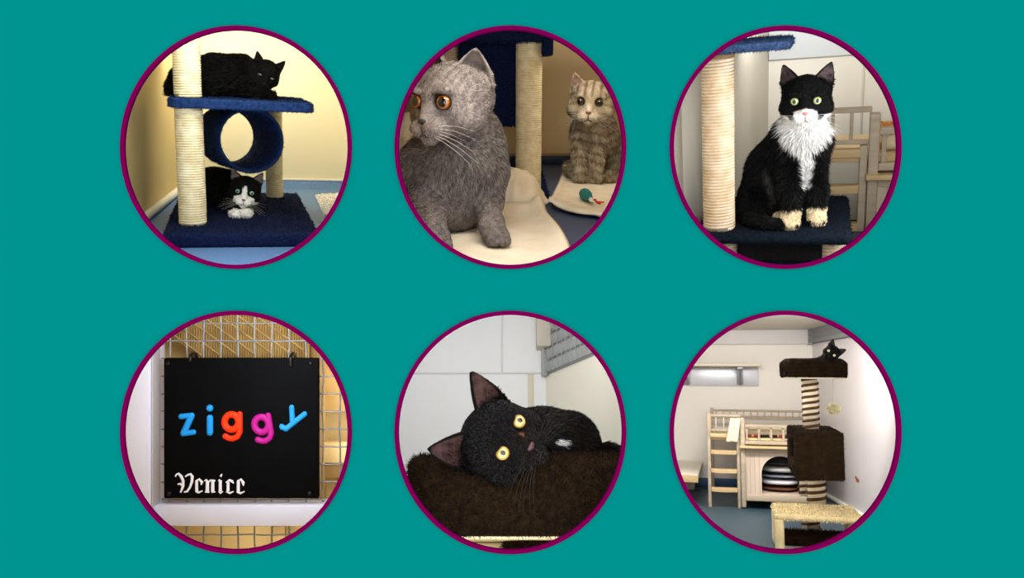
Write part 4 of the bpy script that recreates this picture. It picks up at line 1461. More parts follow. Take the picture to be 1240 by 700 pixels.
def surface_net(D, lo, h):
    ins = D < 0
    n = D.shape
    acc = np.zeros((n[0] - 1, n[1] - 1, n[2] - 1, 3), np.float32); cnt = np.zeros(acc.shape[:3], np.float32)
    C = [(i, j, k) for i in (0, 1) for j in (0, 1) for k in (0, 1)]
    def S(c, X): return X[c[0]:n[0] - 1 + c[0], c[1]:n[1] - 1 + c[1], c[2]:n[2] - 1 + c[2]]
    for c in C:
        for ax in range(3):
            if c[ax]: continue
            e = list(c); e[ax] = 1
            a, b = S(c, D), S(tuple(e), D)
            m = (a < 0) != (b < 0)
            t = np.where(m, a / np.where(m, a - b, 1), 0)
            for d in range(3):
                acc[..., d] += np.where(m, c[d] + (t if d == ax else 0), 0)
            cnt += m
    act = cnt > 0
    idx = np.full(act.shape, -1, np.int64)
    idx[act] = np.arange(act.sum())
    cells = np.argwhere(act)
    V = lo + h * (cells + acc[act] / cnt[act][:, None])
    F = []
    for ax in range(3):
        b, c = (ax + 1) % 3, (ax + 2) % 3
        s0 = [slice(0, n[d]) for d in range(3)]; s1 = list(s0)
        s0[ax] = slice(0, n[ax] - 1); s1[ax] = slice(1, n[ax])
        A, B = ins[tuple(s0)], ins[tuple(s1)]
        E = np.argwhere(A != B)
        ok = (E[:, b] > 0) & (E[:, c] > 0) & (E[:, b] < n[b] - 1) & (E[:, c] < n[c] - 1)
        E = E[ok]
        fl = A[tuple(E.T)]
        def cell(db, dc):
            q = E.copy(); q[:, b] -= db; q[:, c] -= dc
            return idx[tuple(q.T)]
        Q = np.stack([cell(1, 1), cell(0, 1), cell(0, 0), cell(1, 0)], 1)
        Q[~fl] = Q[~fl][:, ::-1]
        F.append(Q)
    return V, np.concatenate(F)

def vnormals(V, F):
    N = np.zeros_like(V)
    fn = np.cross(V[F[:, 2]] - V[F[:, 0]], V[F[:, 3]] - V[F[:, 1]])
    for k in range(4):
        np.add.at(N, F[:, k], fn)
    return N / np.maximum(np.linalg.norm(N, axis=1), 1e-12)[:, None]

def relax(V, F, it=2, w=.5):
    for _ in range(it):
        A = np.zeros_like(V); c = np.zeros(len(V))
        for k in range(4):
            for q in (1, 3):
                np.add.at(A, F[:, k], V[F[:, (k + q) % 4]]); np.add.at(c, F[:, k], 1)
        V = V * (1 - w) + w * A / np.maximum(c, 1)[:, None]
    return V

class Head:
    """frame: x to the viewer's right when the cat faces the viewer, -y out of the face, z up; unit = half the head's width"""
    def __init__(s, C, size, yaw=0, pitch=0, roll=0, ear=None, muzzle=1., cheek=1., eye=.19, drop=.16, lid=0., bias=None):
        s.C = np.array(C, float); s.s = size
        r = math.radians
        R = Matrix.Rotation(r(roll), 3, 'Y') @ Matrix.Rotation(r(yaw), 3, 'Z') @ Matrix.Rotation(r(pitch), 3, 'X')
        if bias: R = bias @ R
        s.R = np.array(R)
        s.ear = dict(base=.56, back=.12, z=.56, tilt=.42, H=1.0, W=.47, front=.45, bowl=.16, lean=0.)
        s.ear.update(ear or {})
        s.muzzle, s.cheek, s.eye, s.drop, s.lid = muzzle, cheek, eye, drop, lid
        s.eyepos = (.41, -.675, .03)
    def P(s, p):
        return s.C + s.R @ (np.array(p, float) * s.s)
    def inv(s, V):
        return (V - s.C) @ s.R / s.s
    def ear_frame(s, sd):
        e = s.ear
        a = np.array([sd * e['tilt'], e['lean'], 1.]); a /= np.linalg.norm(a)
        f = np.array([sd * e['front'], -1., 0.]); f -= a * (f @ a); f /= np.linalg.norm(f)
        x = np.cross(a, f)     # across
        b = np.array([sd * e['base'], e['back'], e['z']])
        return b, np.stack([x, f, a], 1)
    def ear_coords(s, ph, sd):
        b, M = s.ear_frame(sd)
        return (ph - b) @ M
    def ear_shape(s, q):
        e = s.ear
        t = np.clip(q[..., 2] / e['H'], -.3, 1)
        w = e['W'] * np.power(np.clip(1 - t, 0, 2), .72) * (1 + .12 * np.sin(np.clip(t, 0, 1) * PI))
        yc = -e['bowl'] * (1 - np.clip(q[..., 0] / np.maximum(w, .05), -1.3, 1.3) ** 2) * np.clip(1.15 - t, 0, 1)
        return t, w, yc
    def build(s, B):
        S, k = s.s, .16 * s.s
        def ell(c, r, k_=.16, sub=False): B.ell(s.P(c), np.array(r) * S, s.R, k_ * S, sub)
        m = s.muzzle
        ell((0, .12, .1), (.93, .95, .82))
        for sd in (-1, 1):
            ell((sd * .48 * s.cheek, -.12, -.34), (.5, .52, .44), .2)
            ell((sd * .43, -.62, .27), (.26, .16, .12), .14)
        dz = s.drop
        B.rc(s.P((0, -.62, .12)), s.P((0, -.98 * m, -.2 - dz)), .21 * S, .14 * S, .15 * S)
        ell((0, -.60 * m, -.42 - dz * .8), (.46, .4, .32), .16)
        for sd in (-1, 1):
            ell((sd * .21, -.93 * m, -.43 - dz), (.26, .22, .2), .08)
            # eye hollows
            ell((sd * s.eyepos[0], -.86, s.eyepos[2]), (.2, .16, .19), .1, True)
        ell((0, -.82 * m, -.67 - dz), (.2, .2, .14), .1)
        if s.lid:
            for sd in (-1, 1):
                R0 = s.R; tl = np.array(Matrix.Rotation(-sd * .28, 3, 'Y'))
                B.ell(s.P((sd * .42, -.76, .03 + .2 - s.lid)), np.array((.25, .16, .10)) * S, s.R @ tl, .05 * S)
        th = max(.055, 1.05 * B.h / S)
        for sd in (-1, 1):
            b, M = s.ear_frame(sd)
            e = s.ear
            def fn(P, sd=sd):
                q = s.ear_coords(s.inv(P.reshape(-1, 3)), sd)
                t, w, yc = s.ear_shape(q)
                d1 = np.abs(q[:, 1] - yc) - th
                d2 = (np.abs(q[:, 0]) - w) * .75
                d3 = q[:, 2] - e['H']
                d4 = -q[:, 2] - .15
                d = np.maximum(np.maximum(d1, d2), np.maximum(d3, d4))
                return (d * S).reshape(P.shape[:-1])
            cs = [s.P(b + M @ np.array([x, y, z])) for x in (-e['W'] * 1.1, e['W'] * 1.1) for y in (-.3, .2) for z in (-.15, e['H'])]
            B.add('ear', np.min(cs, 0), np.max(cs, 0), fn, .07 * S)
    def inner_ear(s, ph, nh):
        out = np.zeros(len(ph))
        for sd in (-1, 1):
            q = s.ear_coords(ph, sd)
            b, M = s.ear_frame(sd)
            t, w, yc = s.ear_shape(q)
            facing = (nh @ M)[:, 1]
            inside = smoothstep(.92, .72, np.abs(q[:, 0]) / np.maximum(w, .03)) * smoothstep(.1, .3, t) * smoothstep(.97, .85, t) * smoothstep(.1, .4, facing) * (np.abs(q[:, 1] - yc) < .16)
            out = np.maximum(out, inside)
        return out

def eye_mat(name, iris, rim, pupil, hor=1.0):
    """iris disc with a dark pupil, on the ball's own axes"""
    if name in MATS: return MATS[name]
    m = mat(name, (10, 8, 8), .06, spec=.5, coat=.6)
    nt = m.node_tree; b = nt.nodes['Principled BSDF']
    def N(t, op=None):
        n = nt.nodes.new(t)
        if op: n.operation = op
        return n
    tc = N('ShaderNodeTexCoord'); sx = N('ShaderNodeSeparateXYZ')
    nt.links.new(tc.outputs['Object'], sx.inputs[0])
    def length(ax, az):
        a = N('ShaderNodeMath', 'MULTIPLY'); a.inputs[1].default_value = ax; nt.links.new(sx.outputs[0], a.inputs[0])
        c = N('ShaderNodeMath', 'MULTIPLY'); c.inputs[1].default_value = az; nt.links.new(sx.outputs[2], c.inputs[0])
        a2 = N('ShaderNodeMath', 'POWER'); a2.inputs[1].default_value = 2; nt.links.new(a.outputs[0], a2.inputs[0])
        c2 = N('ShaderNodeMath', 'POWER'); c2.inputs[1].default_value = 2; nt.links.new(c.outputs[0], c2.inputs[0])
        s_ = N('ShaderNodeMath', 'ADD'); nt.links.new(a2.outputs[0], s_.inputs[0]); nt.links.new(c2.outputs[0], s_.inputs[1])
        r = N('ShaderNodeMath', 'SQRT'); nt.links.new(s_.outputs[0], r.inputs[0])
        return r.outputs[0]
    r1 = N('ShaderNodeValToRGB')
    els = r1.color_ramp.elements
    els[0].position = 0; els[0].color = lin4(iris)
    els[1].position = .93; els[1].color = (.004, .003, .003, 1)
    for pos, c in ((.5, iris), (.76, rim), (.86, tuple(v * .45 for v in rim))):
        e = els.new(pos); e.color = lin4(c)
    nt.links.new(length(1, 1), r1.inputs['Fac'])
    r2 = N('ShaderNodeValToRGB')
    r2.color_ramp.elements[0].position = .92; r2.color_ramp.elements[1].position = 1.0
    nt.links.new(length(1 / pupil[0], 1 / pupil[1]), r2.inputs['Fac'])
    mx = N('ShaderNodeMix'); mx.data_type = 'RGBA'
    nt.links.new(r2.outputs['Color'], mx.inputs['Factor'])
    mx.inputs['A'].default_value = (.002, .002, .003, 1)
    nt.links.new(r1.outputs['Color'], mx.inputs['B'])
    nt.links.new(mx.outputs['Result'], b.inputs['Base Color'])
    return m

def make_cat(room, body, head, label, base, colfn, eye_m, nose_rgb, floor=None, fur_n=25000, fur_len=.012, fur_w=.0009, lenfn=None,
             relax_it=2, whisk=True, mouth_rgb=(40, 26, 26), eye_scale=(1, 1, 1), gaze=(0, 0), flowfn=None, cvar=.3, whisk_rgb=(235, 232, 226), lift=.35, fur_mat=None, curl=.22):
    head.build(body)
    V, F = body.mesh(floor)
    V = relax(V, F, relax_it)
    Nn = vnormals(V, F)
    ph = head.inv(V); nh = Nn @ head.R
    col = np.clip(colfn(V, Nn, ph, nh), 0, 1)
    ie = head.inner_ear(ph, nh)
    base = np.array(base, float)
    me = np_mesh('cat', V - base, F, True, col)
    skin = mat_attr('cat_coat', .7, .06, bump=.2, bscale=500)
    o = solo(room, 'cat', me, skin, label, 'cat', base)
    # fur
    ep = [np.array([sd * head.eyepos[0], -.8, head.eyepos[2]]) for sd in (-1, 1)]
    de = np.min([np.linalg.norm(ph - e, axis=1) for e in ep], 0)
    dn = np.linalg.norm(ph - np.array([0, -1.12 * head.muzzle, -.27 - head.drop]), axis=1)
    near_head = smoothstep(1.7, 1.1, np.linalg.norm(ph, axis=1))
    face = near_head * smoothstep(-.1, -.5, ph[:, 1])
    L = fur_len * (1 - .55 * near_head - .2 * face)
    tuft = ie * smoothstep(1.05, .75, ph[:, 2])
    earz = np.maximum(ie, smoothstep(.85, 1.0, ph[:, 2] + .25 * np.abs(ph[:, 0])) * smoothstep(2.3, 2.0, np.linalg.norm(ph, axis=1)))
    L *= smoothstep(.2, .3, de) * smoothstep(.1, .25, dn) * (1 - .86 * earz * (1 - .75 * tuft))
    if lenfn is not None:
        L *= lenfn(V, ph)
    fh = (ph - np.array([0, -1.25, -.2])); fh /= np.maximum(np.linalg.norm(fh, axis=1), 1e-6)[:, None]
    fh = fh @ head.R.T
    fb = flowfn(V) if flowfn else np.tile(np.array([0., .35, -1.]), (len(V), 1))
    flow = fh * near_head[:, None] + fb * (1 - near_head[:, None])
    VV, FF, cc = blades(V - base, F, fur_n, L, fur_w, lift=lift, flow=flow, col=col, seed=5, curl=curl, cvar=cvar)
    fm = np_mesh('fur', VV, FF, True, cc)
    fm.materials.append(fur_mat or mat_attr('cat_fur', .5, .10))
    fo = bpy.data.objects.new('fur', fm); COL.objects.link(fo); fo.parent = o
    # eyes
    R4 = Matrix(head.R.tolist()).to_4x4()
    for sd in (-1, 1):
        eb = MB().ball((0, 0, 0), 1.0, 28)
        em = mb_mesh('eye', eb, (0, 0, 0)); em.materials.append(eye_m)
        eo = bpy.data.objects.new('eye', em); COL.objects.link(eo); eo.parent = o
        c = head.P((sd * head.eyepos[0], head.eyepos[1], head.eyepos[2])) - base
        q = Matrix.Rotation(math.radians(gaze[0] + sd * 8), 4, 'Z') @ Matrix.Rotation(math.radians(gaze[1]), 4, 'X')
        rr = head.eye * head.s
        eo.matrix_local = Matrix.Translation(Vector(c)) @ R4 @ q @ Matrix.Diagonal((rr * eye_scale[0], rr * eye_scale[1], rr * eye_scale[2], 1))
    def HP(p): return Vector(head.P(p) - base)
    m = head.muzzle
    # nose leather: wide at the top, narrow below
    nb = MB()
    vs, fs = [], []
    prof = [(-.5, .10), (-.2, .4), (.15, .85), (.6, 1.0), (.9, .75), (1.0, .3)]
    n = 14
    for zz, ww in prof:
        for k in range(n):
            q = 2 * PI * k / n
            vs.append(HP((.125 * ww * math.cos(q), -1.10 * m + .075 * ww * math.sin(q) * (1 if math.sin(q) > 0 else 1.1), -.29 - head.drop + .10 * zz)))
    for i in range(len(prof) - 1):
        for k in range(n):
            fs.append((i * n + k, i * n + (k + 1) % n, (i + 1) * n + (k + 1) % n, (i + 1) * n + k))
    fs += [tuple(range(n - 1, -1, -1)), tuple((len(prof) - 1) * n + k for k in range(n))]
    nb.add(vs, fs, True)
    nm = mb_mesh('nose', nb, (0, 0, 0)); nm.materials.append(mat('nose_%d_%d' % (nose_rgb[0], nose_rgb[1]), nose_rgb, .4))
    no = bpy.data.objects.new('nose', nm); COL.objects.link(no); no.parent = o
    mb = MB(); dr = head.drop
    mb.tube([HP((0, -1.13 * m, -.36 - dr)), HP((0, -1.12 * m, -.44 - dr)), HP((0, -1.07 * m, -.54 - dr))], .02 * head.s, 6)
    for sd in (-1, 1):
        mb.tube([HP((0, -1.07 * m, -.54 - dr)), HP((sd * .1, -1.06 * m, -.6 - dr)), HP((sd * .24, -.97 * m, -.62 - dr)), HP((sd * .37, -.8 * m, -.57 - dr))], [.02 * head.s, .02 * head.s, .018 * head.s, .008 * head.s], 6)
    mm = mb_mesh('mouth', mb, (0, 0, 0)); mm.materials.append(mat('mouth_%d' % mouth_rgb[0], mouth_rgb, .6))
    mo = bpy.data.objects.new('mouth', mm); COL.objects.link(mo); mo.parent = o
    if whisk:
        wb = MB(); rnd = random.Random(3)
        for sd in (-1, 1):
            for k in range(6):
                a = HP((sd * (.2 + .05 * rnd.random()), -1.05 * m, -.38 - head.drop - .035 * k))
                ln = .8 + .45 * rnd.random()
                el = .22 - .13 * k + .08 * rnd.random()
                pts = [a + (HP((sd * ln * t, .25 * t + .1, el * t - .28 * t * t * ln)) - HP((0, .1, 0))) for t in (0, .3, .6, 1)]
                wb.tube(pts, [.0045 * head.s, .004 * head.s, .003 * head.s, .0015 * head.s], 5)
        wm = mb_mesh('whiskers', wb, (0, 0, 0)); wm.materials.append(mat('whisker_%d' % whisk_rgb[0], whisk_rgb, .5))
        wo = bpy.data.objects.new('whiskers', wm); COL.objects.link(wo); wo.parent = o
    return o

BLACK = np.array([.0042, .0042, .0046]); WHITE = np.array([.80, .795, .78])
def mix(a, b, t):
    return a * (1 - t[:, None]) + b * t[:, None]
def ear_tint(col, head, ph, nh, rgb, amt=1.0):
    t = (.75 + .25 * wnoise(ph, 7, 2))[:, None]
    m_ = np.clip(head.inner_ear(ph, nh) * amt, 0, 1)[:, None]
    return col * (1 - m_) + np.array(lin(rgb)) * np.clip(t, .3, 1.1) * m_
def eyeliner(col, head, ph, rgb=(8, 7, 7), r=.27):
    ep = [np.array([sd * head.eyepos[0], -.8, head.eyepos[2]]) for sd in (-1, 1)]
    de = np.min([np.linalg.norm(ph - e, axis=1) for e in ep], 0)
    return mix(col, np.array(lin(rgb)), smoothstep(r + .05, r - .03, de))

class Rig:
    """joints given where the cat's limbs stand: sight point, depth, and radius in that depth's pixels"""
    def __init__(s, r, Y0):
        s.r, s.u = r, r.mpp(r.cx, r.cy, Y0)
    def j(s, px, py, Y, rad):
        return (np.array(s.r.P(px, py, y=Y)), rad * s.u)
def paw(B, rig, px, py, Y, zf, size, k, yaw=0., toes=True):
    """a paw resting on zf: pad plus four toes to the front"""
    u = rig.u
    c = np.array(rig.r.P(px, py, y=Y)); c[2] = zf + size * u * .55
    R = np.array(Matrix.Rotation(yaw, 3, 'Z'))
    B.ell(c, (size * u, size * 1.15 * u, size * .68 * u), R, k)
    if toes:
        for t in (-.66, -.23, .23, .66):
            q = c + R @ np.array([t * size * u, -size * u * (1.02 - .35 * t * t), -size * u * .16])
            B.ell(q, (size * u * .31, size * u * .46, size * u * .42), R, size * u * .09)

# ------------------------------------------------------------------ room 3: sitting black and white cat
def cat_three():
    r = R3; z2 = t3['z2'] + .003
    g = Rig(r, 1.92); J = g.j; u = g.u
    B = Body(u * 1.15)
    H = Head(r.P(976.5, 119.5, y=1.93), 31 * u, yaw=0, pitch=2, roll=0, ear=dict(tilt=.40, H=.92, W=.46, base=.58, z=.52), cheek=1.1, eye=.18, lid=-.04)
    k = 14 * u
    pl = r.P(957, 277, z=z2); pr = r.P(989.5, 272.5, z=z2)
    yl, yr = pl.y + .012, pr.y + .012
    B.chain([J(976, 140, 1.96, 23), J(973, 170, 1.97, 29), J(962, 205, 2.0, 30)], k)          # neck and chest
    B.chain([J(962, 165, 1.99, 27), J(938, 205, 2.01, 33), J(925, 240, 2.0, 33)], k)           # back
    B.ell(r.P(918, 254, y=1.965), (25 * u, 34 * u, 29 * u), None, k)                           # haunch
    B.ell(r.P(950, 232, y=2.0), (30 * u, 30 * u, 34 * u), None, k)
    B.chain([J(956, 195, 1.955, 16), J(957, 232, yl + .02, 12.5), J(957.5, 258, yl + .01, 9.5), J(957, 268, yl, 9)], 9 * u)
    B.chain([J(986, 195, 1.965, 15), J(988, 232, yr + .02, 12), J(988.5, 252, yr + .01, 9.5), J(989, 262, yr, 9)], 9 * u)
    paw(B, g, 957, 272, yl, z2, 10.5, 5 * u)
    paw(B, g, 989, 267, yr, z2, 10.5, 5 * u)
    paw(B, g, 946, 272, yl + .05, z2, 10, 6 * u)                                              # hind paw behind
    # tail round the front of the haunch
    tz = z2 + 6 * u
    tp = [J(900, 275, 1.93, 8), J(908, 280, 1.875, 8), J(925, 281, 1.845, 7.5), J(942, 280, 1.84, 6.5)]
    tp = [(np.array([p[0], p[1], tz]), q) for p, q in tp]
    B.chain(tp, 8 * u)
    xh, zh = H.C[0], H.C[2]
    def colfn(V, N, ph, nh):
        qx = (V[:, 0] - xh) / u; qz = (zh - V[:, 2]) / u
        qx = qx + 1.6 * wnoise(V / u, .22); qz = qz + 2.0 * wnoise(V / u, .2, 1)
        c = np.tile(BLACK, (len(V), 1))
        front = smoothstep(.25, -.2, N[:, 1])
        # ruff: broad below the chin, tapering to a point
        half = 31 * np.clip(1 - np.clip((qz - 34) / 40, 0, 1) ** 1.5, 0, 1)
        bib = smoothstep(2.5, -2.5, np.abs(qx + .5) - half) * smoothstep(13, 17, qz) * smoothstep(75, 72, qz)
        patch = smoothstep(2, -2, np.abs(qx - 1.5 - .04 * (qz - 88)) - 9.5 * np.sqrt(np.clip(1 - ((qz - 87) / 21) ** 2, 0, 1))) * smoothstep(109, 105, qz)
        head_zone = smoothstep(1.35, 1.2, np.linalg.norm(ph, axis=1))
        w = np.maximum(bib, patch) * front * (1 - head_zone * smoothstep(-.1, 0., ph[:, 2] + .78 - .26 * smoothstep(.5, .75, np.abs(ph[:, 0]))))
        x, y, z = np.abs(ph[:, 0] + .02 * wnoise(ph, 9)), ph[:, 1], ph[:, 2]
        muz = smoothstep(.04, -.04, x - np.clip(.10 + (-.25 - z) * 2.2, 0, .43)) * smoothstep(-.2, -.26, z) * smoothstep(-.45, -.6, y) * smoothstep(1.5, 1.3, np.linalg.norm(ph, axis=1))
        chin = smoothstep(.5, .44, x) * smoothstep(-.62, -.7, z) * smoothstep(-.2, -.4, y) * smoothstep(1.5, 1.3, np.linalg.norm(ph, axis=1))
        w = np.maximum(w, np.maximum(muz, chin))
        c = mix(c, WHITE, w)
        fl_ = np.exp(-((qx + 44 - .25 * (qz - 110)) / 5) ** 2 - ((qz - 112) / 20) ** 2) * (.5 + .5 * wnoise(V / u, .4, 2))
        c = mix(c, np.array(lin((92, 88, 86))), np.clip(fl_, 0, .6))
        low = smoothstep(z2 + 23 * u, z2 + 19 * u, V[:, 2] + 2 * u * wnoise(V / u, .3))
        pz = np.maximum(smoothstep(13, 11.5, np.hypot((V[:, 0] - pl.x) / u, (V[:, 1] - yl) / u * .8)), smoothstep(13, 11.5, np.hypot((V[:, 0] - pr.x) / u, (V[:, 1] - yr) / u * .8)))
        hp = smoothstep(12, 10, np.hypot((V[:, 0] - r.P(946, 272, y=yl + .05).x) / u, (V[:, 1] - yl - .05) / u))
        c = mix(c, np.array(lin((226, 208, 172))), low * np.maximum(pz, hp * .8))
        c = ear_tint(c, H, ph, nh, (88, 74, 76), .9)
        return eyeliner(c, H, ph, (6, 6, 6), .25)
    def lenfn(V, ph):
        qz = (zh - V[:, 2]) / u
        return 1 + .7 * smoothstep(25, 40, qz) * smoothstep(90, 60, qz) * (V[:, 1] < 1.98) - .55 * smoothstep(z2 + 35 * u, z2 + 15 * u, V[:, 2])
    em = eye_mat('eye_pale_green', (196, 206, 150), (150, 170, 110), (.40, .50))
    return make_cat(r, B, H, 'black and white cat sitting on the dark navy platform', (r.P(950, 270, y=1.95).x, 1.95, z2), colfn, em, (206, 126, 124), fur_n=60000,
                    fur_len=6 * u, fur_w=.42 * u, lenfn=lenfn, floor=z2, whisk_rgb=(240, 240, 238), mouth_rgb=(150, 110, 108))
cat_three()

# ------------------------------------------------------------------ room 2: grey cat in front
def cat_grey():
    r = R2
    g = Rig(r, 1.86); J = g.j; u = g.u
    zf = .014
    B = Body(u * 1.25)
    H = Head(r.P(547, 123, y=1.88), 51 * u, yaw=-39, pitch=0, roll=0, ear=dict(tilt=.18, H=.67, W=.5, base=.50, front=.55, back=.18), cheek=1.15, eye=.19, muzzle=.92, lid=-.035)
    k = 17 * u
    yr = r.P(602, 297, z=zf).y + .02; yl = r.P(536, 312, z=zf).y + .02
    B.chain([J(563, 158, 1.97, 41), J(560, 196, 1.97, 52), J(548, 235, 1.98, 50)], k)
    B.ell(r.P(588, 182, y=2.0), (22 * u, 34 * u, 40 * u), None, k)
    B.ell(r.P(540, 208, y=2.0), (58 * u, 50 * u, 52 * u), None, k)
    B.ell(r.P(535, 208, y=2.16), (62 * u, 66 * u, 60 * u), None, k)
    B.chain([J(594, 212, 1.96, 20), J(592, 245, 1.93, 15.5), J(595, 272, yr + .02, 13), J(598, 285, yr, 12.5)], 15 * u)
    B.chain([J(522, 215, 1.94, 28), J(519, 255, 1.88, 21), J(523, 288, yl + .02, 17), J(526, 300, yl, 16)], 15 * u)
    B.chain([J(505, 205, 1.97, 28), J(500, 235, 1.98, 24)], k)
    paw(B, g, 602, 292, yr, zf, 15.5, 6 * u, .15)
    paw(B, g, 528, 308, yl, zf, 18, 8 * u, -.1)
    paw(B, g, 568, 280, 2.02, zf, 16, 8 * u)
    paw(B, g, 500, 280, 2.06, zf, 17, 8 * u)
    def colfn(V, N, ph, nh):
        g1, g2 = np.array(lin((96, 89, 87))), np.array(lin((132, 123, 119)))
        t = .5 + .25 * wnoise(V / u, .12) + .45 * wnoise(V / u, .55, 1)
        c = mix(g1[None, :].repeat(len(V), 0), g2, np.clip(t, 0, 1))
        # faint ghost stripes on brow and legs
        st = smoothstep(.3, .9, np.sin(ph[:, 0] * 22 + .6 * wnoise(ph, 4))) * smoothstep(.25, .5, ph[:, 2]) * smoothstep(1.25, 1.0, ph[:, 2]) * smoothstep(0, -.3, ph[:, 1])
        legs = smoothstep(.4, .95, np.sin(V[:, 2] / u * .75 + 1.2 * wnoise(V / u, .06))) * smoothstep(.25, .12, V[:, 2]) * .45
        c = c * (1 - .22 * np.maximum(st, legs))[:, None]
        muz = smoothstep(.75, .35, np.linalg.norm(ph - np.array([0, -1., -.5]), axis=1))
        c = mix(c, np.array(lin((150, 140, 136))), muz * .5)
        c = ear_tint(c, H, ph, nh, (70, 62, 60), .9)
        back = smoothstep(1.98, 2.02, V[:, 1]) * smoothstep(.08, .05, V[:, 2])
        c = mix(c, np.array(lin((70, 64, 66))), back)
        return eyeliner(c, H, ph, (40, 33, 31), .215)
    em = eye_mat('eye_copper', (176, 106, 36), (150, 80, 22), (.58, .62))
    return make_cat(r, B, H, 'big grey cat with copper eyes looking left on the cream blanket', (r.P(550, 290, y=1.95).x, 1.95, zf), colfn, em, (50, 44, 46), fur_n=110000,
                    fur_len=5.2 * u, fur_w=.4 * u, whisk_rgb=(228, 222, 214), mouth_rgb=(78, 68, 68), gaze=(12, 0), floor=.006, cvar=.34,
                    lenfn=lambda V, ph: 1 - .75 * smoothstep(.14, .06, V[:, 2]))
cat_grey()

def cat_tabby():
    r = R2; zf = .012
    Yf = r.P(704, 221, z=zf).y
    g = Rig(r, Yf); J = g.j; u = g.u
    B = Body(u * .95)
    H = Head(r.P(716, 123.5, y=Yf + .02), 27.5 * u, yaw=-10, pitch=0, roll=3, ear=dict(tilt=.34, H=.72, W=.42, base=.62, z=.52), cheek=1.15, eye=.16)
    k = 12 * u
    Y = Yf
    B.chain([J(719, 142, Y + .07, 21), J(719, 163, Y + .11, 27), J(724, 182, Y + .17, 26)], k)
    B.ell(r.P(735, 190, y=Y + .25), (33 * u, 36 * u, 31 * u), None, k)
    B.ell(r.P(748, 198, y=Y + .18), (17 * u, 24 * u, 22 * u), None, k)
    B.chain([J(703, 172, Y + .05, 11), J(702, 193, Y + .015, 8.5), J(703, 213, Y, 7.5)], 4 * u)
    B.chain([J(723, 174, Y + .05, 11), J(722, 194, Y + .015, 8.5), J(721, 214, Y, 7.5)], 4 * u)
    paw(B, g, 703, 217, Y + .01, zf, 9, 4 * u)
    paw(B, g, 721, 217, Y + .01, zf, 9, 4 * u)
    paw(B, g, 739, 214, Y + .03, zf, 10, 5 * u, .2)
    tp = [J(712, 212, Y + .30, 8), J(698, 212, Y + .18, 8), J(692, 206, Y + .12, 8), J(688, 200, Y + .16, 6)]
    tp = [(np.array([p[0], p[1], max(p[2], zf + q)]), q) for p, q in tp]
    B.chain(tp, 6 * u)
    def colfn(V, N, ph, nh):
        base_ = np.array(lin((146, 129, 103))); dk = np.array(lin((54, 45, 36))); pale = np.array(lin((196, 184, 162)))
        c = mix(base_[None, :].repeat(len(V), 0), pale, np.clip(.4 + .4 * wnoise(V / u, .18), 0, 1))
        zz = V[:, 2] / u
        body_st = smoothstep(.15, .75, np.sin(zz * .62 + 2.2 * np.sin((V[:, 0] - H.C[0]) / u * .11) + 1.1 * wnoise(V / u, .07)))
        hd = smoothstep(1.35, 1.15, np.linalg.norm(ph, axis=1))
        c = mix(c, dk, .42 * body_st * (1 - hd))
        brow = smoothstep(.1, .8, np.sin(ph[:, 0] * 19 + .5 * wnoise(ph, 3))) * smoothstep(.12, .35, ph[:, 2])
        cheekst = smoothstep(.2, .8, np.sin((ph[:, 2] + .25 * np.abs(ph[:, 0])) * 15)) * smoothstep(.35, .55, np.abs(ph[:, 0]))
        c = mix(c, dk, .6 * hd * np.maximum(brow, cheekst * .7))
        muz = smoothstep(.7, .3, np.linalg.norm(ph - np.array([0, -1., -.55]), axis=1))
        c = mix(c, np.array(lin((206, 194, 174))), muz * .6)
        c = ear_tint(c, H, ph, nh, (176, 140, 124), .85)
        tail = smoothstep(-22, -27, (V[:, 0] - H.C[0]) / u + 5) * smoothstep(zf + 34 * u, zf + 28 * u, V[:, 2]) * smoothstep(Y + .03, Y + .07, V[:, 1])
        c = mix(c, np.array(lin((36, 30, 28))), tail)
        return eyeliner(c, H, ph, (34, 27, 22), .2)
    em = eye_mat('eye_hazel', (112, 94, 56), (84, 68, 38), (.66, .72))
    return make_cat(r, B, H, 'silver-brown tabby cat sitting upright on the cream blanket by the wall', (r.P(718, 215, y=Y + .1).x, Y + .1, zf), colfn, em, (128, 82, 70), fur_n=45000,
                    fur_len=3.4 * u, fur_w=.38 * u, mouth_rgb=(70, 54, 46), floor=.006, cvar=.25)
cat_tabby()

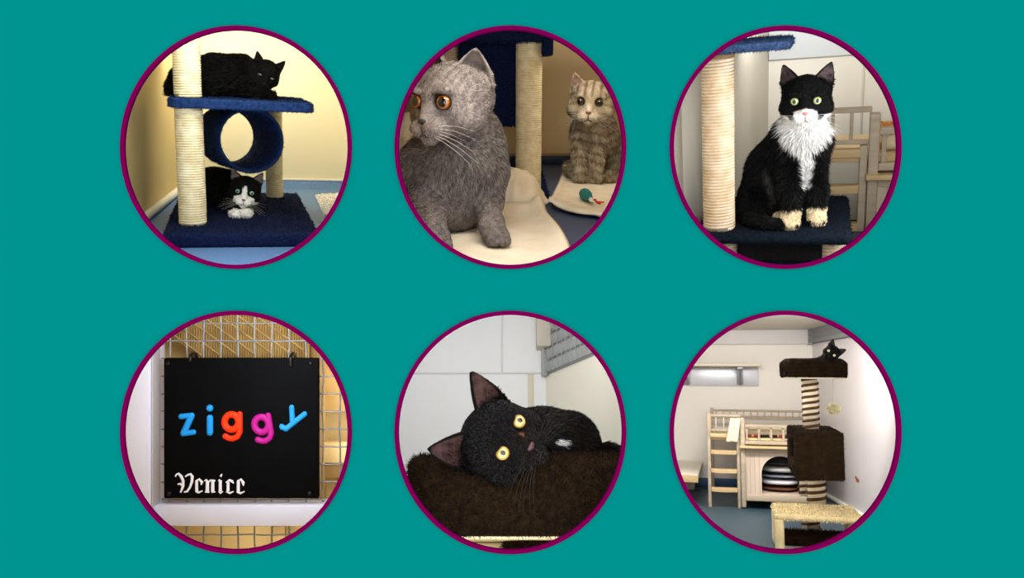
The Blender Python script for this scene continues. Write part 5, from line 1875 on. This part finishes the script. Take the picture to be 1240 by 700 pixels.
# ------------------------------------------------------------------ room 1: black cat on the shelf, black and white cat below
def cat_shelf():
    r = R1; zf = t1['z2'] + .002
    Y = t1['ysf'] + .17
    g = Rig(r, Y); J = g.j; u = g.u
    B = Body(u * .95)
    H = Head(r.P(322, 89, y=Y - .02), 17.5 * u, yaw=4, pitch=18, roll=17, ear=dict(tilt=.52, H=.92, W=.42, base=.6, z=.5), eye=.17)
    k = 10 * u
    B.chain([J(228, 99, Y + .03, 22), J(262, 95, Y + .02, 27), J(292, 94, Y, 25), J(312, 100, Y - .01, 17)], k)
    B.ell(r.P(232, 108, y=Y), (24 * u, 28 * u, 20 * u), None, k)
    B.chain([J(305, 110, Y - .03, 13), J(318, 115, Y - .06, 7), J(330, 117, Y - .06, 6)], 7 * u)
    B.chain([J(222, 112, Y + .02, 9), J(209, 112, Y - .02, 6), J(207.5, 104, Y - .03, 5), J(210, 96, Y - .02, 4)], 6 * u)
    def colfn(V, N, ph, nh):
        c = np.tile(BLACK * .8, (len(V), 1))
        return ear_tint(c, H, ph, nh, (30, 26, 26), .8)
    em = eye_mat('eye_dim', (96, 100, 84), (60, 64, 54), (.3, .2))
    return make_cat(r, B, H, 'black cat crouching on the blue shelf of the tree', (r.P(270, 118, y=Y).x, Y, zf), colfn, em, (14, 12, 12), floor=zf, fur_n=24000, fur_len=4.5 * u, fur_w=.4 * u,
                    whisk=False, mouth_rgb=(10, 9, 9), eye_scale=(1, 1, .6), flowfn=lambda V: np.tile(np.array([-1., .1, -.35]), (len(V), 1)))
cat_shelf()
def cat_low():
    r = R1; zf = t1['t_b'] + .003
    Yp = r.P(292, 263, z=zf).y
    Y = Yp + .06
    g = Rig(r, Y); J = g.j; u = g.u
    B = Body(u * .95)
    H = Head(r.P(297, 231, y=Y), 20.5 * u, yaw=-3, pitch=2, roll=8, ear=dict(tilt=.45, H=.82, W=.40, base=.6), cheek=1.08, eye=.17)
    k = 10 * u
    B.chain([J(292, 244, Y + .08, 16), J(272, 231, Y + .16, 27), J(260, 228, Y + .26, 30)], k)
    B.ell(r.P(258, 246, y=Y + .2), (26 * u, 40 * u, 20 * u), None, k)
    B.chain([J(283, 252, Y + .05, 10), J(284, 259, Y + .02, 6), J(287, 261, Yp + .02, 5.5)], 6 * u)
    B.chain([J(300, 252, Y + .06, 9), J(301, 258, Y + .02, 6), J(298, 260, Yp + .02, 5.5)], 6 * u)
    paw(B, g, 285, 261, Yp + .012, zf, 7, 3 * u, .3)
    paw(B, g, 298, 258, Yp + .014, zf, 7, 3 * u, -.2)
    xh, zh = H.C[0], H.C[2]
    def colfn(V, N, ph, nh):
        c = np.tile(BLACK, (len(V), 1))
        x, y, z = np.abs(ph[:, 0] + .03 * wnoise(ph, 8)), ph[:, 1], ph[:, 2]
        blaze = smoothstep(.05, -.05, x - np.clip(.05 + (.42 - z) * .30 + np.clip(-.15 - z, 0, 1) * 1.7, 0, .62)) * smoothstep(.45, .38, z) * smoothstep(-.3, -.45, y)
        qx = (V[:, 0] - xh) / u; qz = (zh - V[:, 2]) / u
        chest = smoothstep(2, -2, np.abs(qx - 1) - 13) * smoothstep(12, 15, qz) * smoothstep(.3, -.1, N[:, 1]) * smoothstep(.35, .2, ph[:, 1])
        pawm = smoothstep(zf + 13 * u, zf + 10 * u, V[:, 2]) * smoothstep(Yp + .05, Yp + .035, V[:, 1])
        c = mix(c, WHITE * .97, np.maximum(np.maximum(blaze, chest), pawm))
        c = ear_tint(c, H, ph, nh, (128, 116, 118), .95)
        return eyeliner(c, H, ph, (6, 6, 6), .26)
    em = eye_mat('eye_green_grey', (128, 168, 142), (96, 130, 106), (.34, .5))
    return make_cat(r, B, H, 'black and white cat crouching on the navy base under the blue tunnel', (r.P(285, 255, y=Y + .1).x, Y + .1, zf), colfn, em, (120, 70, 74), floor=zf - .001, fur_n=26000,
                    fur_len=3.4 * u, fur_w=.38 * u, whisk_rgb=(235, 235, 232), mouth_rgb=(90, 66, 66))
cat_low()

# ------------------------------------------------------------------ room 5: kitten lying with its head on the bed wall
def kitten_close():
    r = R5
    Y = t5['Yf'] - .012
    g = Rig(r, Y); J = g.j; u = g.u
    B = Body(u * 1.15)
    H = Head(r.P(606, 533, y=Y), 50 * u, yaw=6, pitch=22, roll=-63, ear=dict(tilt=.52, H=1.05, W=.52, base=.6, front=.35, z=.5, bowl=.22), eye=.19, muzzle=.92, lid=-.05)
    k = 22 * u
    B.chain([J(622, 532, Y + .07, 37), J(660, 534, Y + .13, 36), J(688, 537, Y + .19, 35), J(700, 550, Y + .26, 28)], k)
    B.chain([J(695, 548, Y + .24, 26), J(708, 566, Y + .28, 22)], k)
    B.chain([J(705, 548, Y + .22, 12), J(735, 548, Y + .18, 9), J(762, 550, Y + .17, 8)], 10 * u)
    wp = np.array(r.P(681, 537, y=Y + .085))
    def colfn(V, N, ph, nh):
        c = np.tile(np.array(lin((9, 7, 7))), (len(V), 1))
        brown = np.clip(.5 + .5 * wnoise(V / u, .1), 0, 1) * smoothstep(0, 60, (V[:, 0] - H.C[0]) / u)
        c = mix(c, np.array(lin((27, 19, 14))), brown)
        d = np.linalg.norm((V - wp) * np.array([1 / 9, 1 / 60, 1 / 4.6]) / u, axis=1)
        c = mix(c, WHITE * .9, smoothstep(1.2, .7, d + .3 * wnoise(V / u, .3)))
        c = ear_tint(c, H, ph, nh, (78, 56, 53), .95)
        lid = smoothstep(.16, .08, np.linalg.norm(ph - np.array([.24, -.86, -.12]), axis=1))
        c = mix(c, np.array(lin((120, 70, 40))), lid * .8)
        return eyeliner(c, H, ph, (14, 12, 14), .25)
    em = eye_mat('eye_yellow', (200, 174, 100), (168, 138, 70), (.30, .36))
    return make_cat(r, B, H, 'black kitten with yellow eyes lying head tilted on the brown plush bed', (r.P(650, 551, y=Y + .1).x, Y + .1, t5['z1']), colfn, em, (74, 48, 46), fur_n=80000,
                    fur_len=7 * u, fur_w=.4 * u, mouth_rgb=(26, 20, 20), whisk_rgb=(44, 38, 36), flowfn=lambda V: np.tile(np.array([1., .2, -.25]), (len(V), 1)), gaze=(0, -12), fur_mat=mat_attr('cat_fur_glossy', .42, .18), curl=.12)
kitten_close()

def kitten_far():
    r = R6
    Y = 2.30
    g = Rig(r, Y); J = g.j; u = g.u
    B = Body(u * .6)
    H = Head(r.P(1007.5, 427, y=Y), 10.2 * u, yaw=-4, pitch=14, roll=42, ear=dict(tilt=.5, H=.95, W=.46, base=.58), eye=.2)
    B.chain([J(1006, 430, Y + .03, 8), J(1000, 440, Y + .08, 9), J(985, 443, Y + .1, 9)], 5 * u)
    def colfn(V, N, ph, nh):
        c = np.tile(BLACK, (len(V), 1))
        return ear_tint(c, H, ph, nh, (70, 58, 60), .8)
    em = eye_mat('eye_flash_pale', (226, 216, 186), (190, 180, 140), (.22, .22))  # flash reflection in the eyes put into a pale iris colour
    return make_cat(r, B, H, 'black kitten peeking over the rim of the tree bed', (r.P(1000, 445, y=Y + .05).x, Y + .05, t6['zb0'] + .042), colfn, em, (30, 22, 22), fur_n=6000,
                    fur_len=2.2 * u, fur_w=.35 * u, whisk=False, mouth_rgb=(12, 10, 10))
kitten_far()
# ------------------------------------------------------------------ light
w = bpy.data.worlds.new('world'); SC.world = w
w.use_nodes = True
w.node_tree.nodes['Background'].inputs['Color'].default_value = (1, 1, 1, 1)
w.node_tree.nodes['Background'].inputs['Strength'].default_value = 3.0
area(R1, 286, 19, 1.58, (290, 190, 2.4), .3, .9, (1, .95, .84), .03)
area(R1, 300, 16, 2.3, (330, 160, 2.8), .5, 2.6, (1, .94, .80), .08)
area(R2, 617, 19, 1.58, (617, 190, 2.4), .3, 1.8, (1, .95, .87), .03)
area(R2, 660, 16, 2.4, (690, 150, 3.0), .5, 6.2, (1, .93, .82), .08)
area(R3, 951, 19, 1.58, (951, 190, 2.4), .3, .3, (1, 1, 1), .03)
area(R3, 1106, 180, 1.60, (960, 170, 1.9), .03, 1.2, (1, 1, 1), .34)
area(R3, 970, 16, 2.2, (990, 120, 2.7), .5, 1.7, (1, .99, .97), .08)
area(R4, 286, 364, 1.58, (286, 530, 2.0), .3, 1.5, (.90, .94, 1), .03)
area(R4, 440, 500, 1.97, (340, 500, 2.05), .05, .4, (1, .96, .9), .3)
area(R4, 286, 687, 1.95, (286, 640, 2.08), .3, .25, (1, .96, .9), .03)
area(R5, 617, 364, 1.56, (617, 480, 2.4), .3, .8, (1, 1, 1), .03)
area(R5, 600, 362, 2.1, (600, 440, 2.4), .5, 1.1, (1, 1, 1), .08)
area(R5, 617, 686, 1.56, (617, 560, 2.2), .3, .2, (1, .98, .95), .03)
area(R6, 951, 364, 1.6, (951, 540, 2.8), .3, 1.5, (1, .97, .93), .03)
L6_ = area(R6, 930, 361, 2.3, (900, 560, 3.4), .6, 9.5, (1, .97, .94), .1)
pl_ = Vector((R6.P(905, 400, y=2.4).x, 2.42, zc6 - .006))
L6_.matrix_world = R6.M @ Matrix.Translation(pl_) @ Matrix.Rotation(math.radians(25), 4, 'X')
vs_ = SC.view_settings
vs_.view_transform = 'Standard'
vs_.look = 'None'
vs_.exposure = 0.0
vs_.gamma = 1.0
vs_.use_curve_mapping = False
